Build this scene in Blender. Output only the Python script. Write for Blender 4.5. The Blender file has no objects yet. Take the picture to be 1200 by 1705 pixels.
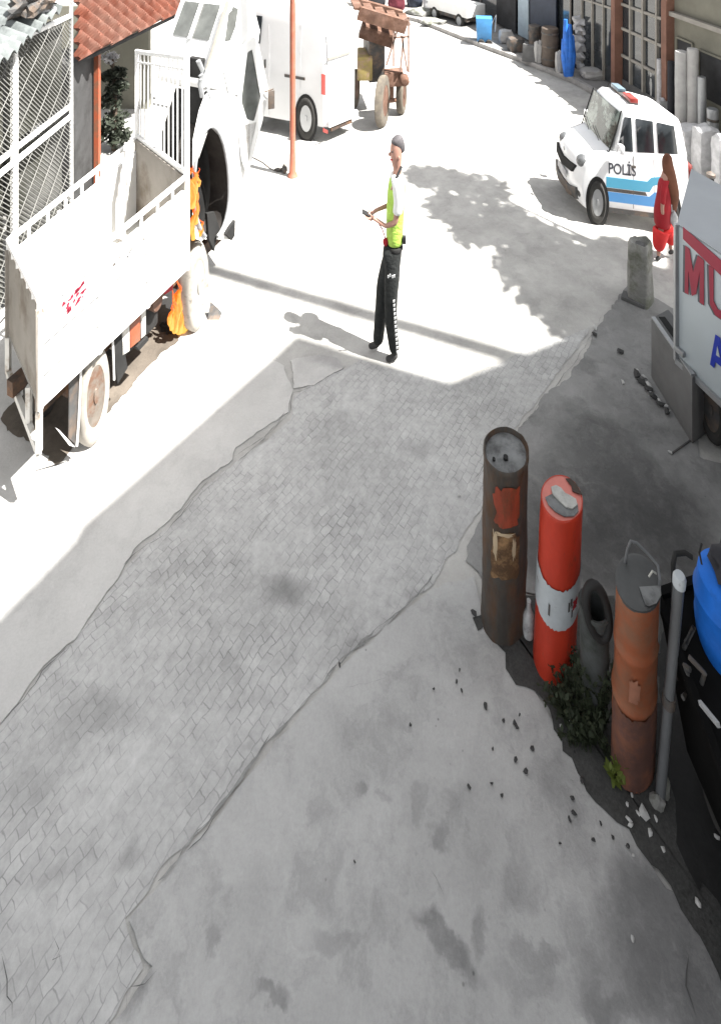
import bpy, bmesh, math, random
from mathutils import Vector, Matrix, noise
R = math.radians
random.seed(7)
sc = bpy.context.scene
COL = sc.collection

# ------------------------------------------------------------------ camera
F = 900.0; HC = 4.0; Y0 = -200.0           # focal length in photo pixels, lens height, horizon row
cam = bpy.data.cameras.new('camera'); co = bpy.data.objects.new('camera', cam); COL.objects.link(co)
co.location = (0, 0, HC); co.rotation_euler = (R(90), 0, 0)
cam.sensor_fit = 'HORIZONTAL'; cam.sensor_width = 36; cam.lens = 36*F/1200
cam.shift_y = -(852.5-Y0)/1200.0           # a wall camera with a strongly lowered lens
cam.clip_end = 500; cam.clip_start = 0.05
sc.camera = co
# ------------------------------------------------------------------ light
SUN = Vector((1.006, -0.429, 1.88)).normalized()
EXPO = 2.08
w = bpy.data.worlds.new("World"); sc.world = w; w.use_nodes = True
nt = w.node_tree; bg = nt.nodes['Background']
sky = nt.nodes.new('ShaderNodeTexSky'); sky.sky_type = 'NISHITA'; sky.sun_disc = False
sky.sun_elevation = math.asin(SUN.z); sky.sun_rotation = math.atan2(SUN.x, SUN.y)
sky.dust_density = 3.0
hs = nt.nodes.new('ShaderNodeHueSaturation'); hs.inputs['Saturation'].default_value = 0.12
nt.links.new(sky.outputs[0], hs.inputs['Color']); nt.links.new(hs.outputs[0], bg.inputs[0])
bg.inputs[1].default_value = 0.072
sl = bpy.data.lights.new('sun', 'SUN'); sl.energy = 5.0; sl.angle = R(0.6); sl.color = (1, .965, .91)
so = bpy.data.objects.new('sun', sl); COL.objects.link(so)
so.rotation_euler = SUN.to_track_quat('Z', 'Y').to_euler(); so.location = (8, -4, 12)
sc.view_settings.view_transform = 'Standard'; sc.view_settings.look = 'None'
sc.view_settings.exposure = EXPO; sc.view_settings.gamma = 1

# ------------------------------------------------------------------ helpers
def G(x, y, z=0.0):                        # point at height z seen at that place of the photo
    d = (HC-z)*F/(y-Y0); return Vector(((x-600)/F*d, d, z))
def D(x, y, d): return Vector(((x-600)/F*d, d, HC-(y-Y0)*d/F))
def PLANE(A, B, x, y):                     # point on the upright plane through ground points A, B
    k = (x-600)/F; u = (B-A)
    t = (k*A.y-A.x)/(u.x-k*u.y); d = A.y+t*u.y
    return Vector((k*d, d, HC-(y-Y0)*d/F))
def V3(a): return Vector(a)

def tag(o, label=None, cat=None, group=None, kind=None):
    if label: o['label'] = label
    if cat: o['category'] = cat
    if group: o['group'] = group
    if kind: o['kind'] = kind
    return o
def thing(name, label, cat, loc, group=None):
    o = bpy.data.objects.new(name, None); COL.objects.link(o); o.location = loc
    o.empty_display_size = .1
    return tag(o, label, cat, group)
def rootloc(o):
    while o.parent: o = o.parent
    return Vector(o.location)

class MB:
    def __init__(s): s.v = []; s.f = []
    def add(s, vs, fs):
        n = len(s.v); s.v += [Vector(p) for p in vs]; s.f += [tuple(i+n for i in f) for f in fs]; return s
    def poly(s, pts): return s.add(pts, [tuple(range(len(pts)))])
    def prism(s, pts, vec):
        vec = Vector(vec); n = len(pts); pts = [Vector(p) for p in pts]
        fs = [tuple(range(n)), tuple(range(2*n-1, n-1, -1))]
        fs += [(i, (i+1) % n, n+(i+1) % n, n+i) for i in range(n)]
        return s.add(pts+[p+vec for p in pts], fs)
    def box8(s, b, t):
        return s.add(list(b)+list(t), [(3,2,1,0),(4,5,6,7),(0,1,5,4),(1,2,6,5),(2,3,7,6),(3,0,4,7)])
    def obox(s, c, a, b, h):               # centre, three half vectors
        c, a, b, h = map(Vector, (c, a, b, h))
        return s.box8([c-a-b-h, c+a-b-h, c+a+b-h, c-a+b-h], [c-a-b+h, c+a-b+h, c+a+b+h, c-a+b+h])
    def bar(s, p, q, wx, wy=None, up=(0,0,1)):
        p, q = Vector(p), Vector(q); wy = wy or wx
        t = (q-p).normalized(); up = Vector(up)
        if abs(t.dot(up)) > .98: up = Vector((0, 1, 0))
        a = t.cross(up).normalized()*wx/2; b = a.cross(t).normalized()*wy/2
        return s.obox((p+q)/2, (q-p)/2, a, b)
    def tube(s, pts, r, n=8, cap=True):
        pts = [Vector(p) for p in pts]; m = len(pts)
        rs = r if isinstance(r, (list, tuple)) else [r]*m
        vs = []; prev = None
        for i, p in enumerate(pts):
            t = (pts[min(i+1, m-1)]-pts[max(i-1, 0)]).normalized()
            if prev is None:
                a = t.orthogonal().normalized()
            else:
                a = (prev-t*prev.dot(t)).normalized()
            prev = a; b = t.cross(a)
            vs += [p+(a*math.cos(k*2*math.pi/n)+b*math.sin(k*2*math.pi/n))*rs[i] for k in range(n)]
        fs = [(i*n+k, i*n+(k+1) % n, (i+1)*n+(k+1) % n, (i+1)*n+k) for i in range(m-1) for k in range(n)]
        if cap: fs += [tuple(range(n-1, -1, -1)), tuple((m-1)*n+k for k in range(n))]
        return s.add(vs, fs)
    def lathe(s, prof, o, ax=(0,0,1), e1=(1,0,0), e2=(0,1,0), n=32, cap=True, rough=0):
        o, ax, e1, e2 = map(Vector, (o, ax, e1, e2)); vs = []
        if rough:
            q = [prof[0]]
            for (ra, aa), (rb, ab) in zip(prof, prof[1:]):
                kk_ = max(1, int(abs(ab-aa)/.03))
                q += [(ra+(rb-ra)*i/kk_, aa+(ab-aa)*i/kk_) for i in range(1, kk_+1)]
            prof = q
        m = len(prof)
        for j, (r, a) in enumerate(prof):
            for k in range(n):
                th = k*2*math.pi/n; rr = r
                if rough: rr *= 1+rough*noise.noise(Vector((math.cos(th)*1.5, math.sin(th)*1.5, a*5+o.x*9)))+rough*.6*noise.noise(Vector((math.cos(th)*4, math.sin(th)*4, a*16+o.x*5)))
                vs.append(o+ax*a+(e1*math.cos(th)+e2*math.sin(th))*rr)
        fs = [(i*n+k, i*n+(k+1) % n, (i+1)*n+(k+1) % n, (i+1)*n+k) for i in range(m-1) for k in range(n)]
        if cap: fs += [tuple(range(n-1, -1, -1)), tuple((m-1)*n+k for k in range(n))]
        return s.add(vs, fs)
    def blob(s, c, rx, ry, rz, sub=2, amt=.15, freq=2.0, seed=0):
        bm = bmesh.new(); bmesh.ops.create_icosphere(bm, subdivisions=sub, radius=1)
        vs = []
        for v in bm.verts:
            p = v.co.copy(); k = 1+amt*noise.noise(p*freq+Vector((seed*3.1, seed*1.7, seed)))*2
            vs.append(Vector(c)+Vector((p.x*rx*k, p.y*ry*k, p.z*rz*k)))
        fs = [tuple(v.index for v in f.verts) for f in bm.faces]; bm.free()
        return s.add(vs, fs)
    def build(s, name, mat, parent=None, bevel=0, smooth=False, seg=2, ang=40):
        bm = bmesh.new(); org = rootloc(parent) if parent else Vector((0, 0, 0))
        vv = [bm.verts.new(p-org) for p in s.v]
        for f in s.f:
            try: bm.faces.new([vv[i] for i in f])
            except ValueError: pass
        bmesh.ops.recalc_face_normals(bm, faces=bm.faces)
        if bevel:
            es = [e for e in bm.edges if len(e.link_faces) == 2 and e.calc_face_angle(0) > R(30)]
            bmesh.ops.bevel(bm, geom=es, offset=bevel, segments=seg, affect='EDGES', profile=.6, clamp_overlap=True)
        me = bpy.data.meshes.new(name); bm.to_mesh(me); bm.free()
        if smooth or bevel:
            me.shade_smooth()
            try: me.set_sharp_from_angle(angle=R(ang))
            except Exception: pass
        me.materials.append(mat)
        o = bpy.data.objects.new(name, me); COL.objects.link(o)
        if parent: o.parent = parent
        return o
def free(mb, name, mat, label, cat, group=None, kind=None, base=None, **kw):   # one-mesh thing, origin at its base
    if base is None:
        xs = [p.x for p in mb.v]; ys = [p.y for p in mb.v]; base = Vector((sum(xs)/len(xs), sum(ys)/len(ys), min(p.z for p in mb.v)))
    mb.v = [p-base for p in mb.v]
    o = mb.build(name, mat, None, **kw); o.location = base
    return tag(o, label, cat, group, kind)

# ------------------------------------------------------------------ materials
def mat(name, c, rough=.7, metal=0, var=.18, scale=6, bump=0, c2=None, c2scale=3, c2lo=.45, c2hi=.6, emit=None, spec=.4, coat=0, alpha=None, stretch=None, trans=0):
    m = bpy.data.materials.new(name); m.use_nodes = True; n = m.node_tree; L = n.links.new
    b = n.nodes['Principled BSDF']
    tc = n.nodes.new('ShaderNodeTexCoord'); mp = n.nodes.new('ShaderNodeMapping')
    L(tc.outputs['Object'], mp.inputs[0])
    if stretch: mp.inputs['Scale'].default_value = stretch
    nz = n.nodes.new('ShaderNodeTexNoise'); nz.inputs['Scale'].default_value = scale; nz.inputs['Detail'].default_value = 8
    nz.inputs['Roughness'].default_value = .65
    L(mp.outputs[0], nz.inputs['Vector'])
    mr = n.nodes.new('ShaderNodeMapRange'); L(nz.outputs[0], mr.inputs[0])
    mr.inputs[1].default_value = .3; mr.inputs[2].default_value = .7
    mr.inputs[3].default_value = 1-var; mr.inputs[4].default_value = 1+var
    base = n.nodes.new('ShaderNodeRGB'); base.outputs[0].default_value = (*c, 1)
    src = base.outputs[0]
    if c2:
        n2 = n.nodes.new('ShaderNodeTexNoise'); n2.inputs['Scale'].default_value = c2scale; n2.inputs['Detail'].default_value = 9
        n2.inputs['Roughness'].default_value = .7; L(mp.outputs[0], n2.inputs['Vector'])
        r2 = n.nodes.new('ShaderNodeMapRange'); r2.inputs[1].default_value = c2lo; r2.inputs[2].default_value = c2hi
        L(n2.outputs[0], r2.inputs[0])
        mx = n.nodes.new('ShaderNodeMix'); mx.data_type = 'RGBA'; L(r2.outputs[0], mx.inputs[0])
        L(src, mx.inputs[6]); mx.inputs[7].default_value = (*c2, 1); src = mx.outputs[2]
    mul = n.nodes.new('ShaderNodeVectorMath'); mul.operation = 'SCALE'; L(src, mul.inputs[0]); L(mr.outputs[0], mul.inputs['Scale'])
    L(mul.outputs[0], b.inputs['Base Color'])
    b.inputs['Roughness'].default_value = rough; b.inputs['Metallic'].default_value = metal
    b.inputs['Specular IOR Level'].default_value = spec
    if coat: b.inputs['Coat Weight'].default_value = coat; b.inputs['Coat Roughness'].default_value = .1
    if trans: b.inputs['Transmission Weight'].default_value = trans
    if emit:
        b.inputs['Emission Color'].default_value = (*emit[0], 1); b.inputs['Emission Strength'].default_value = emit[1]
    if bump:
        bp = n.nodes.new('ShaderNodeBump'); bp.inputs['Strength'].default_value = min(1, bump); bp.inputs['Distance'].default_value = .01
        n3 = n.nodes.new('ShaderNodeTexNoise'); n3.inputs['Scale'].default_value = scale*4; n3.inputs['Detail'].default_value = 6
        L(mp.outputs[0], n3.inputs['Vector']); L(n3.outputs[0], bp.inputs['Height']); L(bp.outputs[0], b.inputs['Normal'])
    return m

class NB:                                   # small node writer for the ground materials
    def __init__(s, name):
        s.m = bpy.data.materials.new(name); s.m.use_nodes = True; s.n = s.m.node_tree; s.b = s.n.nodes['Principled BSDF']
        s.tc = s.n.nodes.new('ShaderNodeTexCoord'); s.P = s.tc.outputs['Object']
    def L(s, a, b): s.n.links.new(a, b)
    def put(s, sock, v):
        if hasattr(v, 'is_output'): s.L(v, sock)
        elif v is not None: sock.default_value = v
    def math(s, op, a, b=None, c=None, clamp=False):
        q = s.n.nodes.new('ShaderNodeMath'); q.operation = op; q.use_clamp = clamp
        s.put(q.inputs[0], a); s.put(q.inputs[1], b); s.put(q.inputs[2], c); return q.outputs[0]
    def noise(s, scale, detail=8, rough=.6, vec=None, col=False, dist=0):
        q = s.n.nodes.new('ShaderNodeTexNoise'); q.inputs['Scale'].default_value = scale; q.inputs['Detail'].default_value = detail
        q.inputs['Roughness'].default_value = rough; q.inputs['Distortion'].default_value = dist
        s.L(vec or s.P, q.inputs['Vector']); return q.outputs[1 if col else 0]
    def rng(s, v, a, b, c, d, smooth=False):
        q = s.n.nodes.new('ShaderNodeMapRange'); s.L(v, q.inputs[0])
        if smooth: q.interpolation_type = 'SMOOTHSTEP'
        for i, x in enumerate((a, b, c, d)): q.inputs[i+1].default_value = x
        return q.outputs[0]
    def mix(s, f, a, b):
        q = s.n.nodes.new('ShaderNodeMix'); q.data_type = 'RGBA'; s.put(q.inputs[0], f)
        for sock, v in ((q.inputs[6], a), (q.inputs[7], b)):
            if isinstance(v, tuple): sock.default_value = (*v, 1)
            else: s.L(v, sock)
        return q.outputs[2]
    def vop(s, op, a, b=None):
        q = s.n.nodes.new('ShaderNodeVectorMath'); q.operation = op; s.put(q.inputs[0], a)
        if b is not None: s.put(q.inputs[1], b)
        return q.outputs[0]
    def scale(s, v, k):
        q = s.n.nodes.new('ShaderNodeVectorMath'); q.operation = 'SCALE'; s.L(v, q.inputs[0]); s.put(q.inputs['Scale'], k); return q.outputs[0]
    def mapping(s, v, rot=0, sc_=(1,1,1), loc=(0,0,0)):
        q = s.n.nodes.new('ShaderNodeMapping'); s.L(v, q.inputs[0]); q.inputs['Rotation'].default_value = (0,0,rot)
        q.inputs['Scale'].default_value = sc_; q.inputs['Location'].default_value = loc; return q.outputs[0]
    def stain(s, warp, x, y, rx, ry, rot, soft=.5):      # a stain or painted shade spot with a shape of its own, given by world place
        v = s.vop('SUBTRACT', warp, (x, y, 0)); v = s.mapping(v, -rot, (1/rx, 1/ry, 0)) if False else s.rot(v, -rot, rx, ry)
        q = s.n.nodes.new('ShaderNodeVectorMath'); q.operation = 'LENGTH'; s.L(v, q.inputs[0])
        return s.rng(q.outputs['Value'], 1-soft, 1+soft*.4, 1, 0, True)
    def rot(s, v, a, rx, ry):
        q = s.n.nodes.new('ShaderNodeMapping'); q.vector_type = 'POINT'; s.L(v, q.inputs[0]); q.inputs['Rotation'].default_value = (0,0,a)
        return s.vop('MULTIPLY', q.outputs[0], (1/rx, 1/ry, 0))
    def bump(s, h, strength=.5, dist=.01, prev=None):
        q = s.n.nodes.new('ShaderNodeBump'); q.inputs['Strength'].default_value = strength; q.inputs['Distance'].default_value = dist
        s.L(h, q.inputs['Height'])
        if prev: s.L(prev, q.inputs['Normal'])
        return q.outputs[0]

def ground_mat(name, c, dark, stains_shade=(), grain=.055, patch=.15, pebble=.5, rough=.85):
    g = NB(name)
    wn = g.vop('SUBTRACT', g.noise(5, 5, .6, col=True), (.5,.5,.5))
    warp = g.vop('ADD', g.vop('ADD', g.P, g.scale(wn, .22)), g.scale(g.vop('SUBTRACT', g.noise(24, 6, .7, col=True), (.5,.5,.5)), .05))
    big = g.rng(g.noise(1.7, 7, .65, warp), .35, .66, -patch*1.2, patch)
    mid = g.rng(g.noise(6, 8, .7, warp), .3, .7, -patch*.7, patch*.7)
    fine = g.rng(g.noise(90, 4, .7), .3, .7, -grain, grain)
    k = g.math('ADD', g.math('ADD', big, mid), g.math('ADD', fine, 1.0))
    base = g.mix(g.rng(g.noise(3.1, 9, .75, warp), .50, .62, 0, .33), c, dark)
    for st in stains_shade:
        x, y, rx, ry, rot, amt = st[:6]
        msk = g.stain(warp, x, y, rx, ry, rot, .55)
        base = g.mix(g.math('MULTIPLY', g.math('MULTIPLY', msk, g.rng(g.noise(9, 7, .75, warp), .33, .55, .55, 1)), amt), base, dark)
    # scattered dark grit
    vo = g.n.nodes.new('ShaderNodeTexVoronoi'); vo.inputs['Scale'].default_value = 16; g.L(g.P, vo.inputs['Vector'])
    sp = g.rng(vo.outputs['Distance'], .05, .10, 1, 0)
    base = g.mix(g.math('MULTIPLY', g.math('MULTIPLY', sp, g.rng(g.noise(2.2), .52, .6, 0, 1)), pebble), base, tuple(x*.35 for x in dark))
    g.L(g.scale(base, k), g.b.inputs['Base Color']); g.b.inputs['Roughness'].default_value = rough
    g.b.inputs['Specular IOR Level'].default_value = .25
    g.L(g.bump(g.noise(40, 8, .7), .35, .008, g.bump(g.noise(7, 4, .5, warp), .5, .015)), g.b.inputs['Normal'])
    return g.m

def paver_mat():
    g = NB('paving_blocks')
    wn = g.vop('SUBTRACT', g.noise(3, 4, .6, col=True), (.5,.5,.5))
    wn2 = g.vop('SUBTRACT', g.noise(11, 3, .6, col=True), (.5,.5,.5)); warp = g.vop('ADD', g.vop('ADD', g.P, g.scale(wn, .09)), g.scale(wn2, .022))
    # the lower end of the band bends: rotate the pattern slightly by place with a second layer
    v = g.mapping(warp, R(-50))
    br = g.n.nodes.new('ShaderNodeTexBrick'); g.L(v, br.inputs['Vector'])
    br.inputs['Scale'].default_value = 1; br.inputs['Brick Width'].default_value = .068; br.inputs['Row Height'].default_value = .043
    br.inputs['Mortar Size'].default_value = .003; br.inputs['Mortar Smooth'].default_value = .8; br.inputs['Bias'].default_value = 0
    br.inputs['Color1'].default_value = (.31,.31,.307,1); br.inputs['Color2'].default_value = (.405,.405,.40,1); br.inputs['Mortar'].default_value = (.2,.2,.2,1)
    joint = br.outputs['Fac']
    # dust fills many joints
    dust = g.rng(g.noise(2.6, 7, .7, warp), .36, .58, .1, 1)
    dust2 = g.rng(g.noise(13, 5, .6, warp), .4, .65, 0, .5)
    dd = g.math('MAXIMUM', dust, dust2)
    c = g.mix(dd, br.outputs['Color'], (.375,.375,.37))
    vis = g.math('MULTIPLY', joint, g.math('MULTIPLY', g.rng(g.noise(7, 7, .75, warp), .36, .60, .55, .0), g.rng(g.noise(1.6, 4, .6), .38, .62, 1, .25)))
    c = g.mix(vis, c, (.13,.13,.13))
    for (x, y, px, py, amt) in ((475,990,46,28,.75),(330,760,30,16,.4),(700,745,34,20,.45),(160,1180,90,60,.35),(690,1000,22,14,.3),(60,1300,60,60,.25),(90,1480,40,26,.35),(560,700,34,22,.25),(215,1440,26,24,.4),(585,1085,40,18,.45),(420,1250,26,14,.3)):
        p = G(x, y); rx = px/F*p.y; ry = py/F*p.y*p.y/HC
        c = g.mix(g.math('MULTIPLY', g.stain(g.vop('ADD', g.P, g.scale(wn, .22)), p.x, p.y, rx, ry, 0, .8), amt), c, (.17,.17,.168))
    k = g.math('ADD', g.math('ADD', g.rng(g.noise(1.5, 6, .6), .32, .68, -.16, .13), g.rng(g.noise(15, 8, .8), .3, .7, -.2, .2)), 1.0)
    g.L(g.scale(c, k), g.b.inputs['Base Color']); g.b.inputs['Roughness'].default_value = .88; g.b.inputs['Specular IOR Level'].default_value = .2
    h = g.math('SUBTRACT', g.math('MULTIPLY', g.noise(30, 6, .7), .25), vis)
    g.L(g.bump(h, .35, .005, g.bump(g.noise(5, 4, .6), .5, .02)), g.b.inputs['Normal'])
    return g.m

def px_stain_shade(x, y, rx, ry, rot=0, amt=.5):
    p = G(x, y); return (p.x, p.y, rx/F*p.y, ry/F*p.y*p.y/HC, R(rot), amt)

M = {}
M['street'] = ground_mat('street_concrete', (.37,.365,.35), (.24,.235,.23))
M['slab_l'] = ground_mat('light_concrete', (.44,.435,.425), (.30,.295,.29), patch=.07, pebble=.15,
    stains_shade=[px_stain_shade(560,600,60,16,0,.9), px_stain_shade(530,585,50,14,0,.6)])
M['apron'] = ground_mat('apron_concrete', (.37,.37,.365), (.145,.145,.145), patch=.10, pebble=.6,
    stains_shade=[px_stain_shade(745,1590,60,34,-25,.75), px_stain_shade(800,1560,18,50,0,.6), px_stain_shade(360,1560,14,40,0,.45), px_stain_shade(735,1400,16,38,20,.45),
            px_stain_shade(640,1330,22,14,0,.3), px_stain_shade(890,1585,50,26,0,.4), px_stain_shade(1010,1680,60,40,0,.55), px_stain_shade(460,1680,26,22,0,.6),
            px_stain_shade(600,1310,14,16,0,.5), px_stain_shade(700,1340,14,26,0,.35), px_stain_shade(770,1350,40,40,0,.25), px_stain_shade(1060,1480,60,90,0,.55), px_stain_shade(1170,1620,150,200,0,.95), px_stain_shade(1110,1420,60,110,0,.6), px_stain_shade(560,1560,60,26,0,.35), px_stain_shade(860,1480,40,50,0,.35), px_stain_shade(880,1640,60,40,0,.4), px_stain_shade(1040,1640,90,100,0,.5), px_stain_shade(1090,1540,90,120,0,.6), px_stain_shade(925,1300,40,60,0,.25), px_stain_shade(200,1660,50,40,0,.7)])  # large soft spots at right paint the yard's shade into the concrete
M['asphalt'] = ground_mat('dark_asphalt', (.088,.088,.088), (.045,.045,.045), patch=.16,
    stains_shade=[px_stain_shade(1010,830,90,60,0,.75), px_stain_shade(940,640,60,30,0,.3)])
M['dirt'] = ground_mat('dirt_soil', (.055,.055,.053), (.025,.025,.025), patch=.3, grain=.25, pebble=.6)
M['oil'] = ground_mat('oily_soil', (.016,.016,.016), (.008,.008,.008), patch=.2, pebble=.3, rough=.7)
M['paver'] = paver_mat()
M['crack'] = mat('crack_shadow', (.085,.085,.085), .95, var=.3)
M['gap'] = mat('joint_dirt', (.20,.20,.197), .95, var=.4, scale=14)
M['white'] = mat('white_paint', (.72,.72,.71), .45, var=.06, scale=3, c2=(.5,.45,.4), c2scale=5, c2lo=.62, c2hi=.75)
M['carwhite'] = mat('white_car_paint', (.78,.79,.8), .25, var=.03, coat=.5)
M['dirtywhite'] = mat('dirty_white_paint', (.5,.49,.46), .6, var=.2, scale=5, c2=(.2,.14,.09), c2scale=6, c2lo=.55, c2hi=.7)
M['shadewhite'] = mat('grimy_tail_board', (.23,.21,.185), .7, var=.15, scale=3, c2=(.14,.115,.09), c2scale=2.5, c2lo=.5, c2hi=.65)  # white boards darkened in colour for the side turned from the sun
M['vanwhite'] = mat('van_white', (.60,.61,.62), .4, var=.05, scale=2, coat=.2)
M['wire'] = mat('weathered_wire', (.2,.2,.19), .6, var=.2)
M['shadenet'] = mat('olive_grey_sheet', (.042,.043,.034), .9, var=.4, scale=2, c2=(.10,.10,.095), c2scale=1.2)
M['glass'] = mat('dark_glass', (.03,.035,.04), .08, var=.2, spec=.8)
M['lightglass'] = mat('grey_window', (.10,.105,.10), .2, var=.3, spec=.7)
M['tyre'] = mat('tyre_rubber', (.035,.034,.032), .9, var=.3, bump=.3)
M['dustytyre'] = mat('dusty_tyre', (.11,.095,.075), .95, var=.3, bump=.4, c2=(.08,.07,.06), c2scale=5)
M['whitetyre'] = mat('dust_coated_tyre', (.30,.28,.25), .95, var=.2, c2=(.13,.12,.10), c2scale=8, c2lo=.54, c2hi=.66)
M['black'] = mat('black_metal', (.02,.02,.02), .8, var=.3, spec=.2)
M['darkgrey'] = mat('dark_grey_metal', (.06,.06,.06), .6, var=.3, scale=5, c2=(.12,.09,.07), c2scale=7)
M['chassis'] = mat('rusty_chassis', (.05,.035,.028), .85, var=.3, c2=(.12,.06,.03), c2scale=6)
M['steel'] = mat('galvanised_steel', (.32,.33,.34), .45, .4, var=.15)
M['rim'] = mat('pale_rim', (.15,.13,.11), .6, .1, var=.3, c2=(.12,.06,.035), c2scale=7, c2lo=.45, c2hi=.6)
M['alloy'] = mat('alloy_rim', (.4,.41,.42), .35, .5, var=.1)
M['tile'] = mat('orange_roof_sheet', (.105,.026,.012), .7, var=.25, scale=4, c2=(.13,.07,.052), c2scale=1.3, c2lo=.42, c2hi=.66)
M['whiteroof'] = mat('pale_roof_sheet', (.17,.185,.185), .6, var=.2, scale=4, c2=(.09,.10,.10), c2scale=3)
M['orange'] = mat('orange_post_paint', (.3,.07,.03), .6, var=.2, c2=(.16,.07,.04), c2scale=6)
M['salmon'] = mat('faded_red_pole_paint', (.32,.10,.06), .5, var=.15, c2=(.3,.13,.09), c2scale=2)
M['wallgrey'] = mat('grey_shed_wall', (.045,.045,.046), .85, var=.3, scale=2, c2=(.02,.02,.02), c2scale=1.5)
M['leaf'] = mat('dark_leaf', (.045,.07,.03), .7, var=.5)
M['leafy'] = mat('weed_leaf', (.018,.026,.011), .7, var=.5, scale=30)
M['leafyellow'] = mat('yellow_green_leaf', (.10,.13,.02), .7, var=.3)
M['bark'] = mat('bark', (.08,.06,.045), .9, var=.4, bump=.5)
M['rust'] = mat('rusty_machine', (.085,.042,.026), .85, var=.3, scale=5, c2=(.14,.08,.058), c2scale=4)
M['yellow'] = mat('faded_yellow_engine', (.28,.22,.08), .7, var=.25, c2=(.3,.2,.15), c2scale=8)
M['pipe_rust'] = mat('burnt_rusty_steel', (.062,.055,.048), .75, .2, var=.3, scale=7, c2=(.085,.042,.02), c2scale=4, c2lo=.45, c2hi=.66, stretch=(2,2,.7), bump=.4)
M['redpaint'] = mat('worn_red_paint', (.43,.035,.015), .5, var=.2, scale=5, bump=.2, c2=(.16,.045,.025), c2scale=9, c2lo=.58, c2hi=.68, stretch=(1.5,1.5,.6))
M['patchred'] = mat('scorched_red_patch', (.26,.045,.02), .55, var=.35, scale=6, c2=(.10,.045,.02), c2scale=7, stretch=(2,2,.6))
M['bandwhite'] = mat('chipped_white_paint', (.40,.43,.45), .55, var=.15, scale=9, c2=(.16,.15,.15), c2scale=14, c2lo=.60, c2hi=.66)
M['paleflake'] = mat('peeling_cream_paint', (.24,.14,.065), .7, var=.3, scale=20, c2=(.085,.045,.02), c2scale=9, c2lo=.40, c2hi=.52)
M['orangepipe'] = mat('orange_rusty_steel', (.26,.075,.03), .65, .1, var=.18, scale=6, c2=(.20,.09,.05), c2scale=5, bump=.2)
M['lidgrey'] = mat('worn_steel_lid', (.15,.155,.155), .5, .3, var=.3, scale=10, c2=(.07,.07,.07), c2scale=8)
M['lidpink'] = mat('faded_red_lid', (.5,.16,.13), .5, var=.15, scale=10)
M['silver'] = mat('bare_silver_metal', (.33,.33,.31), .4, .3, var=.3, scale=20)
M['blue'] = mat('blue_plastic', (.008,.12,.5), .6, var=.25, scale=6, spec=.25, bump=.4, c2=(.005,.05,.2), c2scale=5, c2lo=.52, c2hi=.7)
M['bluetarp'] = mat('blue_tarp', (.02,.13,.5), .6, var=.35, scale=8)
M['greypipe'] = mat('grey_pvc_pipe', (.11,.115,.12), .5, var=.2)
M['concrete'] = mat('old_concrete', (.21,.21,.2), .9, var=.25, scale=9, bump=.6, c2=(.11,.115,.09), c2scale=5)
M['darkconc'] = mat('dark_concrete', (.10,.10,.10), .9, var=.2, scale=5, bump=.5)
M['kerb'] = mat('kerb_stone', (.28,.27,.26), .9, var=.3, scale=6)
M['pave2'] = mat('pavement_slabs', (.2,.195,.19), .9, var=.25, scale=4)
M['skin'] = mat('skin', (.36,.20,.155), .6, var=.08)
M['hair'] = mat('grey_hair', (.075,.07,.075), .8, var=.3, scale=60)
M['hivis'] = mat('hi_vis_yellow', (.36,.56,.09), .7, var=.15, scale=10, bump=1)
M['shirtwhite'] = mat('white_cloth', (.65,.66,.66), .8, var=.05)
M['trouser'] = mat('black_trousers', (.012,.014,.014), .85, var=.4, scale=12, bump=1)
M['boot'] = mat('dark_boot', (.03,.03,.03), .6, var=.2)
M['redcloth'] = mat('red_cloth', (.30,.012,.02), .8, var=.2)
M['brightred'] = mat('bright_red_cloth', (.6,.03,.03), .8, var=.2)
M['brown'] = mat('brown_cloth', (.13,.05,.028), .85, var=.3)
M['blackcloth'] = mat('black_cloth', (.025,.025,.03), .9, var=.2)
M['signred'] = mat('sign_red', (.27,.02,.045), .5, var=.06)
M['signdark'] = mat('sign_grey', (.07,.075,.09), .5, var=.06)
M['signblue'] = mat('sign_blue', (.01,.03,.33), .5, var=.06)
M['panelwhite'] = mat('sign_panel', (.40,.45,.48), .5, var=.05, scale=2)
M['boxroof'] = mat('box_roof', (.27,.29,.31), .5, var=.07, scale=2)
M['polblue'] = mat('light_blue_stripe', (.09,.34,.50), .35, var=.04)
M['polblue2'] = mat('blue_stripe', (.09,.26,.52), .35, var=.04)
M['redlens'] = mat('red_lens', (.22,.03,.025), .25, var=.05)
M['bluelens'] = mat('blue_lens', (.10,.14,.17), .25, var=.05)
M['lamp'] = mat('headlamp_glass', (.14,.145,.15), .12, .4, var=.3, scale=30)
M['beige'] = mat('beige_wall', (.16,.155,.125), .85, var=.15, scale=3)
M['frame'] = mat('pale_window_frame', (.24,.225,.2), .6, var=.15)
M['pillar'] = mat('orange_brown_pillar', (.17,.085,.06), .8, var=.2)
M['inside'] = mat('dark_shop_inside', (.022,.022,.024), .8, var=.6, scale=3)
M['darkblue'] = mat('dark_blue_shutter', (.025,.032,.05), .6, var=.2)
M['paleblue'] = mat('pale_blue_panel', (.3,.36,.4), .6, var=.1)
M['sack'] = mat('grey_white_sack', (.40,.40,.41), .6, var=.3, scale=10)
M['sack2'] = mat('pale_wrap', (.34,.335,.33), .6, var=.2, scale=4)
M['drum'] = mat('brown_drum', (.08,.062,.05), .7, var=.3)
M['maroon'] = mat('maroon_cloth', (.10,.015,.025), .8, var=.3)
M['stone'] = mat('pale_pebble', (.42,.42,.41), .8, var=.2, scale=20)
M['darkstone'] = mat('dark_pebble', (.045,.045,.045), .9, var=.3, scale=20)
M['canopy'] = mat('canopy_sheet', (.6,.6,.6), .7, var=.1)

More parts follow.
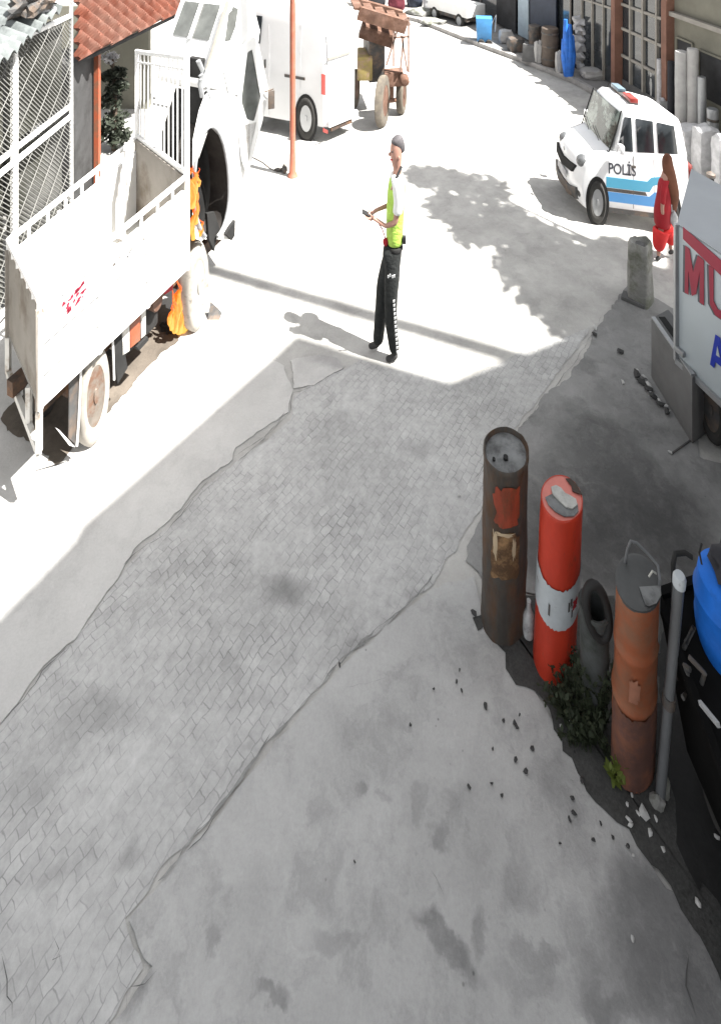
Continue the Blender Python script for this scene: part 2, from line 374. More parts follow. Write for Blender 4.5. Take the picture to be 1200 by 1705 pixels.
def flame_mat(name):
    g = NB(name)
    z = g.n.nodes.new('ShaderNodeSeparateXYZ'); g.L(g.tc.outputs['Generated'], z.inputs[0])
    n_ = g.noise(3.0, 4, .6, g.tc.outputs['Generated'])
    t = g.math('ADD', z.outputs[2], g.rng(n_, .3, .7, -.35, .35))
    c = g.mix(g.rng(t, .1, .5, 0, 1), (1,.45,.08), (1,.22,.015)); c = g.mix(g.rng(t, .5, .9, 0, 1), c, (.75,.06,.005))
    g.L(c, g.b.inputs['Emission Color']); g.b.inputs['Emission Strength'].default_value = .36
    g.b.inputs['Base Color'].default_value = (.12,.02,.003,1); g.b.inputs['Roughness'].default_value = 1
    return g.m
M['flame'] = flame_mat('flame')

# ------------------------------------------------------------------ ground
def ragged(pts, amp=.012, step=.03, seed=0, closed=True):
    out = []; n = len(pts)
    for i in range(n if closed else n-1):
        a, b = pts[i], pts[(i+1) % n]; L = (b-a).length; k = max(1, int(L/step))
        for j in range(k):
            p = a.lerp(b, j/k); q = noise.noise_vector(p*6+Vector((seed, 0, 0)))*amp + noise.noise_vector(p*22+Vector((0, seed, 0)))*amp*.6 + noise.noise_vector(p*70+Vector((seed, seed, 0)))*amp*.3
            out.append(Vector((p.x+q.x, p.y+q.y, p.z)))
    if not closed: out.append(pts[-1].copy())
    return out
def sheet(name, pts, z, mat_, amp=.012, thick=None, seed=0):
    P = ragged([Vector((p.x, p.y, 0)) for p in pts], amp, seed=seed)
    bm = bmesh.new(); vs = [bm.verts.new((p.x, p.y, z)) for p in P]; f = bm.faces.new(vs)
    if f.normal.z < 0: f.normal_flip()
    f.normal_update()
    if f.normal.z < 0: f.normal_flip()
    bmesh.ops.triangulate(bm, faces=[f])
    if thick:
        r = bmesh.ops.extrude_face_region(bm, geom=list(bm.faces))
        bmesh.ops.translate(bm, verts=[e for e in r['geom'] if isinstance(e, bmesh.types.BMVert)], vec=(0, 0, -thick))
        bmesh.ops.recalc_face_normals(bm, faces=bm.faces)
    me = bpy.data.meshes.new(name); bm.to_mesh(me); bm.free(); me.materials.append(mat_)
    o = bpy.data.objects.new(name, me); COL.objects.link(o); tag(o, kind='structure'); return o
def PG(*a): return [G(x, y) for x, y in a]

g0 = MB().poly([(-150,-60,0),(150,-60,0),(150,260,0),(-150,260,0)]).build('ground', M['street']); tag(g0, kind='structure')
sheet('path', PG((0,1212),(28,1176),(70,1120),(125,1072),(170,1000),(232,918),(300,858),(345,808),(395,768),(440,735),(482,700),(492,655),(600,600),(760,640),(860,590),(985,545),(900,660),(838,740),(800,850),(765,900),(720,975),(640,1040),(560,1112),(470,1210),(400,1300),(345,1372),(270,1450),(205,1530),(240,1620),(180,1705),(150,1790),(-160,1790),(-160,1330)), .004, M['paver'], .02, seed=3)
sheet('left_concrete', PG((-160,1320),(-60,1275),(0,1208),(28,1172),(70,1114),(122,1068),(170,996),(230,912),(300,850),(340,802),(390,764),(392,745),(440,715),(478,688),(486,650),(470,612),(440,590),(200,500),(-500,560)), .010, M['slab_l'], .016, .012, seed=5)
sheet('patch_concrete', PG((484,600),(530,590),(562,596),(572,612),(545,628),(520,642),(490,648)), .010, M['slab_l'], .02, .008, seed=6)
sheet('right_concrete', PG((565,1116),(640,1048),(722,985),(790,960),(800,1010),(840,1080),(875,1130),(920,1200),(960,1270),(1000,1330),(1060,1400),(1110,1480),(1200,1500),(1340,1560),(1340,1800),(150,1800),(192,1705),(250,1620),(215,1540),(275,1460),(350,1380),(405,1310),(476,1216)), .008, M['apron'], .018, .006, seed=9)
sheet('side_road', PG((905,665),(965,600),(1000,540),(1045,470),(1130,520),(1160,760),(1400,860),(1400,1100),(1110,1040),(1000,1010),(900,1000),(800,965),(775,930),(808,850),(842,748)), .0075, ground_mat('worn_asphalt', (.21,.21,.207), (.062,.062,.062), patch=.16,
  stains_shade=[px_stain_shade(1000,850,150,120,0,.85), px_stain_shade(1060,920,160,110,0,.8), px_stain_shade(930,920,100,70,0,.7), px_stain_shade(1000,740,90,60,0,.7), px_stain_shade(1100,840,90,90,0,.8), px_stain_shade(870,880,60,60,0,.35)]), .03, seed=12)
sheet('dirt', PG((790,1020),(850,1010),(900,1000),(1000,1005),(1110,1035),(1250,1060),(1300,1500),(1290,1760),(1215,1740),(1190,1640),(1160,1560),(1108,1490),(1055,1405),(995,1335),(955,1275),(915,1205),(870,1135),(835,1085)), .0115, M['dirt'], .055, seed=15)
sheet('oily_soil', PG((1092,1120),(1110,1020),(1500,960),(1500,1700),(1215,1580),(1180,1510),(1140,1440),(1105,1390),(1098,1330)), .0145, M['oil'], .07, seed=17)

def crack(pts, w0, w1=None, m='crack', z=.0158, seed=0, name='crack'):
    w0 *= .4
    P = ragged([G(x, y) for x, y in pts], .016, .025, seed, closed=False); n = len(P); vs = []; fs = []
    for i, p in enumerate(P):
        t = (P[min(i+1, n-1)]-P[max(i-1, 0)]).normalized(); nn = Vector((-t.y, t.x, 0))
        k = (w0+((w1 or w0)-w0)*i/n)*(.1+2.0*abs(noise.noise(p*9+Vector((seed, 3, 0)))))*(1 if 0 < i < n-1 else .05)
        vs += [p+nn*k+Vector((0,0,z)), p-nn*k+Vector((0,0,z))]
    for i in range(n-1): fs.append((2*i, 2*i+1, 2*i+3, 2*i+2))
    o = MB().add(vs, fs).build(name, M[m]); tag(o, kind='structure')
crack([(0,1214),(28,1178),(70,1120),(120,1076)], .006)
crack([(205,945),(245,908),(262,900),(300,862),(345,806)], .006, seed=2)
crack([(392,764),(450,722),(482,690),(487,655),(520,648),(568,622)], .005, seed=3)
crack([(565,1112),(520,1160),(480,1205),(452,1235)], .010, m='gap', seed=4)
crack([(452,1232),(400,1300),(350,1370),(315,1410),(262,1475)], .012, m='gap', seed=5)
crack([(375,1340),(345,1385),(310,1425)], .006, seed=6)
crack([(88,1566),(96,1590),(88,1604),(100,1600),(106,1632)], .004, seed=7)
crack([(116,1596),(96,1600)], .004, seed=7); crack([(84,1606),(98,1590)], .003, seed=9)
crack([(196,1572),(204,1600),(196,1625),(214,1655),(210,1700)], .007, m='gap', seed=8); crack([(214,1655),(240,1648),(262,1622)], .006, seed=10)
crack([(0,1600),(10,1640),(20,1705)], .003, seed=11); crack([(0,1655),(14,1636)], .003, seed=11)
crack([(1130,1560),(1150,1600),(1145,1650),(1160,1705)], .005, seed=12)
crack([(640,1135),(600,1145),(575,1150)], .002, seed=13)
crack([(470,830),(440,870),(395,930),(385,950)], .004, m='gap', seed=14)
crack([(905,665),(862,720),(810,765),(790,800)], .008, m='gap', seed=15)
crack([(1000,525),(985,560),(960,600),(905,665)], .006, m='gap', seed=16)
crack([(720,960),(680,1010),(610,1065),(565,1112)], .014, m='gap', seed=17)
crack([(350,800),(320,830),(290,870)], .010, m='gap', seed=18)
crack([(475,690),(440,735),(395,772)], .018, m='gap', seed=19)
crack([(715,1450),(740,1500)], .003, m='gap', seed=21)

# pavement and kerb along the shops
KB = [G(560,2), G(700,36), G(735,50), G(800,76), G(860,98), G(960,138), G(1050,190), G(1130,256), G(1210,338), G(1330,460)]
BK = [Vector((p.x+6, p.y+2.5, 0)) for p in KB]
mb = MB()
for i in range(len(KB)-1):
    a, b, c, d = KB[i], KB[i+1], BK[i+1], BK[i]; up = Vector((0,0,.09))
    mb.poly([a+up, b+up, c+up, d+up])
o = mb.build('pavement', M['pave2']); tag(o, kind='structure')
mb = MB()
for i in range(len(KB)-1):
    a, b = KB[i], KB[i+1]; t = (b-a).normalized(); n_ = Vector((t.y, -t.x, 0))
    if n_.x > 0: n_ = -n_
    mb.box8([a+n_*.09, b+n_*.09, b-n_*.02, a-n_*.02], [q+Vector((0,0,.104)) for q in (a+n_*.09, b+n_*.09, b-n_*.02, a-n_*.02)])
o = mb.build('kerb', M['kerb'], bevel=.01); tag(o, kind='structure')

# ------------------------------------------------------------------ blockers added out of view: flat canopy shades the yard
t = thing('workshop_canopy', 'flat sheet canopy over the yard, fixed to the workshop beside the camera', 'canopy', (2.9,-3,0))
ZC = 8.0; sh = SUN*(ZC/SUN.z)
edge = [G(0,1048), G(135,908), G(142,888), G(505,562), G(600,592), G(760,641), G(868,600), G(975,556), G(1040,498), G(1120,445)]
pts = [p+Vector((sh.x, sh.y, 0)) for p in edge]
p0 = pts[0]; dr = (pts[0]-pts[1]).normalized()
poly = [p0+dr*2.6] + pts + [Vector((3.4+sh.x, 5.9+sh.y, 0)), Vector((3.4+sh.x, .1+sh.y, 0)), Vector(((p0+dr*2.6).x, min((p0+dr*2.6).y, .1+sh.y), 0))]
MB().prism([(p.x, p.y, ZC) for p in poly], (0, 0, .12)).build('roof_panel', M['canopy'], t)  # added slab; its outline follows the edge of the yard's shade
for (x, y) in ((7.5,3.2),(7.5,-1.0)):
    MB().bar((x,y,0), (x,y,ZC-.002), .12).build('post', M['steel'], t)
t = thing('workshop_building', 'grey rendered workshop wall beside the parked box truck, out at the edge', 'building', (3.2,-1,0))
MB().obox((2.62,-1.1,2.45), (.5,0,0), (0,3.7,0), (0,0,2.45)).build('wall', M['darkconc'], t)  # added out of view to keep skylight off the lower right

# overhead cable
mb = MB(); A_ = G(-60,330)+Vector((sh.x, sh.y, ZC)); B_ = G(905,609)+Vector((sh.x, sh.y, ZC))
A_ = A_ + (A_-B_).normalized()*1.5
mb.tube([A_.lerp(B_, i/10) for i in range(11)], .075, 8)
o = free(mb, 'overhead_beam', M['steel'], 'long straight steel beam overhead that throws a thin band of shadow on the street', 'beam')

# street tree beyond the right edge (throws the dappled shade)
def leafcloud(mb, centers, n, s, rnd):
    for _ in range(n):
        c, r = rnd.choice(centers)
        p = Vector((rnd.gauss(0,1), rnd.gauss(0,1), rnd.gauss(0,1))).normalized()*rnd.random()**.45*r
        p = Vector(c)+Vector((p.x, p.y, p.z*.75)); a = Vector((rnd.uniform(-1,1), rnd.uniform(-1,1), rnd.uniform(-.7,.7))).normalized()
        b = a.cross(Vector((rnd.uniform(-1,1), rnd.uniform(-1,1), rnd.uniform(-1,1)))).normalized(); k = s*rnd.uniform(.6,1.5)
        mb.add([p-a*k, p-b*k*.45, p+a*k, p+b*k*.45], [(0,1,2,3)])
rnd = random.Random(5)
t = thing('street_tree', 'broad leafy street tree beyond the parked police car, shading the road', 'tree', (5.35,4.3,0))
cen = []
for (x, y, r) in ((710,292,.3),(745,300,.35),(800,312,.36),(745,345,.3),(810,350,.45),(850,380,.42),(790,385,.3),(890,400,.4),(930,430,.45),(905,470,.4),(960,470,.5),(985,510,.4),(1010,440,.4),(950,525,.3),(1060,480,.45),(1035,420,.28),(1000,475,.4),(930,500,.35),(1010,500,.4),(870,440,.3)):
    zc = 4.4+rnd.uniform(-.3,.5); q = G(x, y)+SUN*(zc/SUN.z); cen.append((q, r))
mb = MB(); leafcloud(mb, cen, 7000, .075, rnd); mb.build('crown', M['leaf'], t)
mb = MB(); mb.tube([(5.35,4.3,0),(5.3,4.35,1.6),(5.15,4.4,3)], [.17,.13,.1], 10)
for c, r in cen:
    mb.tube([(5.2,4.38,2.6+rnd.random()*.4), Vector((5.15,4.4,3.1)).lerp(c, .5)+Vector((0,0,.15)), c], [.05,.03,.008], 5)
mb.build('trunk', M['bark'], t, smooth=True)

# ------------------------------------------------------------------ wheels
def wheel(parent, c, u, wax, rz, ru, width, tm, rm, holes=0, name='wheel', hub=True):
    """c centre of the outer face, u rolling direction, wax points outward"""
    u = Vector(u).normalized(); wax = Vector(wax).normalized(); e1 = u*(ru/rz); e2 = Vector((0,0,1))
    mb = MB()
    prof = [(rz*.60,-.0),(rz*.80,.012),(rz*.92,.002),(rz*.985,-.015),(rz,-width*.3),(rz,-width*.7),(rz*.97,-width*.95),(rz*.8,-width),(rz*.6,-width)]
    mb.lathe(prof, c, wax, e1, e2, 40, cap=False)
    tyre = mb.build('tyre', tm, parent, smooth=True, ang=50)
    mb = MB(); mb.lathe([(rz*.61,-.002),(rz*.58,-.006),(rz*.55,-.03),(rz*.46,-.035),(rz*.3,-.012),(rz*.16,-.008),(rz*.14,.008),(rz*.01,.01)], c, wax, e1, e2, 32)
    mb.lathe([(rz*.61,-.04),(rz*.61,-width*.95)], c, wax, e1, e2, 24)
    rim = mb.build('rim', rm, parent, smooth=True, ang=35)
    if holes:
        mb = MB()
        for k in range(holes):
            a = k*2*math.pi/holes+.3
            q = Vector(c)+(e1*math.cos(a)+e2*math.sin(a))*rz*.42+wax*-.024
            mb.lathe([(rz*.085,0),(rz*.085,.012)], q, wax, e1, e2, 8)
        mb.build('rim_holes', M['black'], rim)
    return tyre

# ------------------------------------------------------------------ burning flatbed truck on the left
TA, TB = G(158,742), G(330,552); TU = (TB-TA).normalized(); TN = Vector((TU.y, -TU.x, 0))  # TN points outward (to the right)
tr = thing('flatbed_truck', 'white dropside flatbed truck with its cab on fire and door hanging open', 'truck', TA)
def TP(x, y, off=0): return PLANE(TA+TN*off, TB+TN*off, x, y)
c1 = TP(65,664,.06); c1.z = .69; c2 = TP(311,437,.06); c2.z = .71
c3 = Vector((-2.17,5.25,.71)); c4 = Vector((-2.56,3.93,.69)); UP = Vector((0,0,1))
h1, h2 = .69, .79
def side_panel(a, b, ha, hb, out, m, name='side_panel', nrib=0, lip=True):
    mb = MB(); th = .03; inn = -Vector(out).normalized()*th
    mb.box8([a, b, b+inn, a+inn], [a+UP*ha, b+UP*hb, b+inn+UP*hb, a+inn+UP*ha])
    o_ = Vector(out).normalized()
    for k in range(nrib+1):
        f = k/max(1,nrib); p = a.lerp(b, f); hh = ha+(hb-ha)*f
        tt = (b-a).normalized()
        mb.obox(p+UP*hh/2+o_*.01, tt*.015, o_*.012, UP*(hh/2+.004))
    for f in (.0, .33, .66):
        mb.bar(a+UP*(ha*f+.015)+o_*.006, b+UP*(hb*f+.015)+o_*.006, .018, .03)
    return mb.build(name, m, tr, bevel=.003, seg=1)
side_panel(c1, c2, h1*.86, h2*.86, TN, M['white'], nrib=3)
nf = -TN
side_panel(c4, c3, h1*.86, h2*.86, nf, M['white'], nrib=3)
# rails standing over both side panels
for a, b in ((c1, c2), (c4, c3)):
    mb = MB(); mb.bar(a+UP*(h1), b+UP*(h2), .03, .03)
    for k in range(9):
        f = k/8; mb.bar(a.lerp(b, f)+UP*(h1*.86+(h2-h1)*f*.86), a.lerp(b, f)+UP*(h1+(h2-h1)*f), .018)
    mb.build('side_rail', M['white'], tr)
# tail board
rd = (c4-c1).normalized(); ro = Vector((rd.y*-1, rd.x, 0)); ro = ro if ro.y < 0 else -ro
mb = MB(); mb.box8([c1, c4, c4-ro*.03, c1-ro*.03], [p+UP*h1*.9 for p in (c1, c4, c4-ro*.03, c1-ro*.03)])
for k in range(2): p = c1.lerp(c4, k); mb.obox(p+UP*h1*.45+ro*.008, rd*.012, ro*.012, UP*h1*.46)
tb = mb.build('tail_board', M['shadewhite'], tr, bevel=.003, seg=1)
mb = MB(); mb.bar(c1+UP*h1, c4+UP*h1, .03); 
for k in range(7): mb.bar(c1.lerp(c4, k/6)+UP*h1*.9, c1.lerp(c4, k/6)+UP*h1, .015)
mb.build('tail_rail', M['white'], tb)
MB().box8([c1, c2, c3, c4], [p+UP*.03 for p in (c1, c2, c3, c4)]).build('bed_floor', M['dirtywhite'], tr)
# head board with the barred cage above it
mb = MB(); fd = (c3-c2); fo = TU*-.03
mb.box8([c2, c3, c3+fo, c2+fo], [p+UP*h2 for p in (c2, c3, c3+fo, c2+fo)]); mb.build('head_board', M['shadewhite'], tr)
cage = MB(); top2 = TP(311,92,.06); top3 = D(229,82,c3.y)
cage.bar(c2, Vector((c2.x, c2.y, top2.z)), .036); cage.bar(c3, Vector((c3.x, c3.y, top3.z)), .03)
T2 = Vector((c2.x, c2.y, top2.z-.02)); T3 = Vector((c3.x, c3.y, top3.z-.02)); B2 = c2+UP*(h2+.02); B3 = c3+UP*(h2+.02)
cage.bar(T2, T3, .035); cage.bar(T2-UP*.1, T3-UP*.1, .014); cage.bar(B2, B3, .03)
for k in range(1, 12):
    f = k/12; cage.bar(B2.lerp(B3, f), T2.lerp(T3, f), .010)
cage.build('cage', M['white'], tr)
sheet('tyre_dirt', [TA+TU*-.2-TN*.12, TA+TU*1.15-TN*.12, TA+TU*1.15-TN*.8, TA+TU*-.2-TN*.8], .014, ground_mat('oily_ground', (.10,.085,.07), (.04,.035,.03), patch=.25), .05, seed=31)  # dark sheet that paints a deeper shadow under the truck bed
# small worn red lettering smudge near the tail
mb = MB(); rr = random.Random(3)
for k in range(26):
    f = .12+rr.random()*.13; p = c1.lerp(c2, f)+UP*(.50+rr.uniform(-.05,.05)+(f-.12)*.2)+TN*.0035; a = TU*rr.uniform(.008,.02); b = UP*rr.uniform(.006,.018)
    mb.poly([p-a-b, p+a-b*.4, p+a*.8+b, p-a*.5+b*.8])
mb.build('worn_marks', M['signred'], tr)
for k in range(9):
    mb = MB(); f = .36+rr.random()*.3; p = c1.lerp(c2, f)+UP*(.56+rr.uniform(-.05,.02))+TN*.0035; a = TU*rr.uniform(.004,.014); b = UP*rr.uniform(.004,.02)
    mb.poly([p-a-b, p+a-b*.4, p+a*.8+b, p-a*.5+b*.8]); mb.build('paint_chip', M['darkgrey'], tr)
# chassis
mb = MB()
for off in (-.14, -.42): mb.bar(TP(85,664)+TN*off-UP*.0+Vector((0,0,-.10)), Vector((TB.x, TB.y, .56))+TN*off+TU*.5, .06, .11)
for f in (.1,.35,.6,.85):
    p = TA.lerp(TB, f); mb.bar(Vector((p.x,p.y,.6))-TN*.12, Vector((p.x,p.y,.6))-TN*.48, .05)
mb.build('chassis', M['chassis'], tr)
mb = MB()
for p, rz in ((TA, .3), (TB, .36)): MB().tube([Vector((p.x,p.y,rz))-TN*.1, Vector((p.x,p.y,rz))-TN*.6], .045, 8).build('axle', M['chassis'], tr)
MB().box8([TA+TN*(-.1)+TU*.3+UP*.3, TA+TN*(-.1)+TU*.7+UP*.3, TA+TN*(-.6)+TU*.7+UP*.3, TA+TN*(-.6)+TU*.3+UP*.3],[TA+TN*(-.1)+TU*.3+UP*.55, TA+TN*(-.1)+TU*.7+UP*.55, TA+TN*(-.6)+TU*.7+UP*.55, TA+TN*(-.6)+TU*.3+UP*.55]).build('fuel_tank', M['black'], tr, bevel=.03)
M['rimwhite'] = mat('dusty_white_rim', (.28,.27,.25), .6, var=.2, c2=(.12,.08,.06), c2scale=9, c2lo=.58, c2hi=.68)
for (P_, rz, ru, tm, rmm) in ((TA,.355,.125,'whitetyre','rim'), (TB,.40,.135,'whitetyre','rimwhite')):
    wheel(tr, Vector((P_.x, P_.y, rz))+TN*.01, TU, TN, rz, ru, .13, M[tm], M[rmm], 8)
    wheel(tr, Vector((P_.x, P_.y, rz))-TN*.62, TU, -TN, rz, ru, .13, M['tyre'], M['rim'], 0)
# mud flaps and stays
def flat(pts, m, name, th=.012, off=TN*-1, par=None):
    return MB().prism(pts, off*th).build(name, m, par or tr, bevel=.002, seg=1)
flat([TP(116,632),TP(134,610),TP(131,745),TP(115,730)], M['darkgrey'], 'mud_flap')
flat([TP(186,552),TP(200,545),TP(213,612),TP(196,640)], M['black'], 'mud_flap')
mb = MB(); mb.tube([TP(136,592,.01),TP(131,700,.01),TP(128,742,.01)], .008, 6); mb.tube([TP(187,545,.01),TP(190,632,.01)], .008, 6); mb.build('flap_stay', M['white'], tr)
flat([TP(204,536),TP(216,528),TP(216,584),TP(204,592)], M['dirtywhite'], 'tank_bracket', .3)
flat([TP(217,526),TP(234,512),TP(234,566),TP(217,580)], M['orange'], 'tool_box', .22)
flat([TP(235,508),TP(243,500),TP(243,556),TP(235,564)], M['dirtywhite'], 'tank_strap', .22)
mb = MB(); mb.lathe([(.09,0),(.1,.01),(.1,.2),(.09,.21)], TP(266,500)-TN*.02, -TN, TU*.6, UP, 16); mb.build('air_tank', M['rust'], tr, smooth=True)
flat([TP(276,452),TP(290,438),TP(288,482),TP(275,490)], M['redcloth'], 'red_valve_block', .1)
flat([TP(228,578),TP(246,560),TP(248,566),TP(232,584)], M['black'], 'step', .2)
# rear bumper bar with broken stays
rb1 = c1+Vector((0,0,-.27)); rb2 = c4+Vector((0,0,-.27))
mb = MB(); mb.bar(rb1, rb2, .03, .05); mb.bar(c1-UP*.01, rb1, .03); mb.bar(c4-UP*.01, rb2, .03)
mb.bar(c1.lerp(c4,.3)-UP*.01, rb1.lerp(rb2,.3), .03); mb.build('rear_bumper', M['dirtywhite'], tr)
flat([TP(93,712),TP(99,716),TP(126,745),TP(116,742)], M['white'], 'hanging_strip', .01)
# tilted cab, seen from its side
CO = .05
def CP(x, y, o=CO): return TP(x, y, o)
outline = [(321,398),(320,300),(321,232),(330,186),(343,150),(352,100),(368,50),(384,0),(405,-30),(424,0),(436,50),(430,100),(414,170),(416,215),(408,285),(398,345),(388,398)]
CW = .62
def arch_r(k): return
# side skin with the wheel arch cut out: build as strips between outline and the arch ellipse
mb = MB()
cx_, cy_, rx_, ry_ = 352, 318, 29, 108
def ell(a): return (cx_+rx_*math.cos(a), cy_-ry_*math.sin(a)*(1.0 if math.sin(a) > 0 else .74))
N_ = 28; angs = [R(-70)+R(320)*i/(N_-1) for i in range(N_)]
ring_in = [ell(a) for a in angs]
def outer(a):
    # intersection of the ray with the outline
    dx, dy = rx_*math.cos(a), -ry_*math.sin(a); best = None
    for i in range(len(outline)):
        (x1, y1), (x2, y2) = outline[i], outline[(i+1) % len(outline)]
        ex, ey = x2-x1, y2-y1; den = dx*ey-dy*ex
        if abs(den) < 1e-9: continue
        tt = ((x1-cx_)*ey-(y1-cy_)*ex)/den; ss = ((x1-cx_)*dy-(y1-cy_)*dx)/den
        if tt > 0 and -1e-6 <= ss <= 1+1e-6 and (best is None or tt < best): best = tt
    return (cx_+dx*best, cy_+dy*best) if best else (cx_+dx, cy_+dy)
lower = [(321,398),(320,300),(321,232),(330,186),(343,150),(372,150),(414,170),(416,215),(408,285),(398,345),(388,398)]
sv = outline; outline = lower
ring_out = []
for a in angs:
    q = outer(a); ring_out.append((max(318, q[0]), q[1]))
outline = sv
vs = [CP(*p) for p in ring_in]+[CP(*p) for p in ring_out]
mb.add(vs, [(i, i+1, N_+i+1, N_+i) for i in range(N_-1)])
mb.build('wheel_arch_panel', M['white'], tr)
mb = MB(); mb.add([vs[i]-TN*.004 for i in range(N_)]+[p-TN*.22 for p in vs[:N_]], [(i, i+1, N_+i+1, N_+i) for i in range(N_-1)])
mb.build('arch_liner', mat('sooty_liner', (.028,.024,.022), .85, var=.3, c2=(.05,.045,.04), c2scale=2), tr, smooth=True)
mb = MB()
lip = [CP(x, y, CO+.012) for x, y in ring_in]
mb.tube(lip, .014, 8); mb.build('arch_lip', M['steel'], tr, smooth=True)
# upper cab shell
up_out = [(343,150),(352,100),(368,50),(384,0),(405,-30),(424,0),(436,50),(430,100),(414,170)]
mb = MB(); mb.prism([CP(*p) for p in up_out], -TN*CW); mb.build('cab', M['white'], tr, bevel=.07, seg=4)
mb = MB(); mb.prism([CP(x, y, CO-.24) for x, y in ((322,392),(321,232),(343,155),(414,172),(415,215),(407,285),(388,392))], -TN*(CW-.24)); mb.build('cab_floor', M['black'], tr, bevel=.01)
# side window and rear window
flat([CP(375,68,CO+.006),CP(381,22,CO+.006),(CP(389,10,CO+.006)),CP(397,14,CO+.006),CP(392,45,CO+.006),CP(384,66,CO+.006)], M['lightglass'], 'side_window', .006)
pb = CP(352,100); pt_ = CP(384,0); n2 = (pt_-pb).cross(-TN).normalized()
n2 = n2 if n2.dot(TU) < 0 else -n2
def BK_(a, b): return pb.lerp(pt_, b)-TN*CW*a+n2*.004
MB().prism([BK_(.15,.3), BK_(.85,.3), BK_(.85,.9), BK_(.15,.9)], n2*.006).build('rear_window', M['lightglass'], tr)
mb = MB(); mb.bar(BK_(.5,.28)+n2*.01, BK_(.5,.92)+n2*.01, .03); mb.build('window_bar', M['white'], tr)
mb = MB(); mb.tube([CP(372,118,CO+.004),CP(379,150,CO+.004),CP(386,188,CO+.004),CP(393,235,CO+.004),CP(398,275,CO+.004)], .0045, 5); mb.build('body_seam', M['steel'], tr)
MB().prism([CP(323,236,CO-.03),CP(334,200,CO-.03),CP(342,184,CO-.03),CP(372,186,CO-.03),CP(378,240,CO-.03),CP(345,205,CO-.03),CP(326,262,CO-.03)], TN*.034).build('inner_fender', M['sack2'], tr)
MB().prism([CP(341,116,CO+.002),CP(348,104,CO+.002),CP(382,2,CO+.002),CP(376,0,CO+.002)], TN*.012).build('pillar_trim', M['frame'], tr)
# engine / bellows between bed and cab
mb = MB(); e0 = CP(333,150,-.02)
mb.obox(CP(328,150,-.1), TU*.03, TN*.08, UP*.3); 
mb.build('engine_cover', M['black'], tr, bevel=.01)
mb = MB(); mb.tube([CP(330,100,0),CP(338,118,.02),CP(333,140,.02),CP(337,160,.02)], .022, 8); 
for k in range(5): mb.tube([CP(331+k,126+k*7,.03),CP(339+k,122+k*7,.03)], .008, 6)
mb.build('intake_hose', M['steel'], tr, smooth=True)
flat([CP(383,378,.08),CP(392,366,.08),CP(391,392,.08),CP(386,400,.08),CP(376,390,.08)], M['black'], 'corner_light', .05)
flat([CP(345,355,.03),CP(357,352,.03),CP(366,380,.03),CP(362,392,.03),CP(357,418,.03),(CP(348,398,.03))], M['black'], 'burnt_mud_guard', .03)
# open door swung outward
dh = CP(412,205,.07); 
def DP(x, y): # door plane: hinge at the cab front, swung toward the right
    A2 = Vector((CP(402,300).x, CP(402,300).y, 0)); B2_ = A2+Vector((.5,.42,0)); return PLANE(A2, B2_, x, y)
door_out = [(402,75),(420,58),(428,70),(445,150),(438,185),(410,290),(400,262),(391,180),(394,150)]
win = [(399,165),(410,84),(418,80),(432,160),(421,200),(409,196)]
def frame_poly(outer_, inner_, DPf, th, m, name, par):
    # ring between two outlines resampled by angle
    cx = sum(p[0] for p in inner_)/len(inner_); cy = sum(p[1] for p in inner_)/len(inner_)
    def hit(poly_, a):
        dx, dy = math.cos(a)*.25, math.sin(a); best = None
        for i in range(len(poly_)):
            (x1, y1), (x2, y2) = poly_[i], poly_[(i+1) % len(poly_)]; ex, ey = x2-x1, y2-y1; den = dx*ey-dy*ex
            if abs(den) < 1e-9: continue
            tt = ((x1-cx)*ey-(y1-cy)*ex)/den; ss = ((x1-cx)*dy-(y1-cy)*dx)/den
            if tt > 0 and -1e-6 <= ss <= 1+1e-6 and (best is None or tt > best): best = tt
        return DPf(cx+dx*best, cy+dy*best)
    n = 40; I = [hit(inner_, k*2*math.pi/n) for k in range(n)]; O = [hit(outer_, k*2*math.pi/n) for k in range(n)]
    t_ = Vector(th); mb = MB()
    mb.add(I+O+[p+t_ for p in I]+[p+t_ for p in O], sum([[(k,(k+1)%n,n+(k+1)%n,n+k),(2*n+k,2*n+(k+1)%n,3*n+(k+1)%n,3*n+k),(k,(k+1)%n,2*n+(k+1)%n,2*n+k),(n+k,n+(k+1)%n,3*n+(k+1)%n,3*n+k)] for k in range(n)], []))
    return mb.build(name, m, par)
dr_ = frame_poly(door_out, win, DP, (.02,-.03,0), M['white'], 'door', tr)
MB().prism([DP(*p)+Vector((.008,-.012,0)) for p in win], (.004,-.006,0)).build('door_window', M['lightglass'], dr_)
flat([DP(405,205)+Vector((.02,-.03,0)),DP(425,200)+Vector((.02,-.03,0)),DP(411,270)+Vector((.02,-.03,0))], M['dirtywhite'], 'door_lining', .004, Vector((-.5,.8,0)), dr_)
mb = MB(); mb.tube([DP(436,150)+Vector((.03,-.04,0)), DP(448,142)+Vector((.06,-.08,0))], .008, 6)
mb.obox(DP(444,160)+Vector((.06,-.08,0)), Vector((.03,.01,0)), Vector((0,.01,0)), UP*.09); mb.build('mirror', M['darkgrey'], dr_, bevel=.005)
flat([CP(344,150,.055),CP(349,140,.055),CP(352,170,.055)], M['steel'], 'step_bracket', .01)

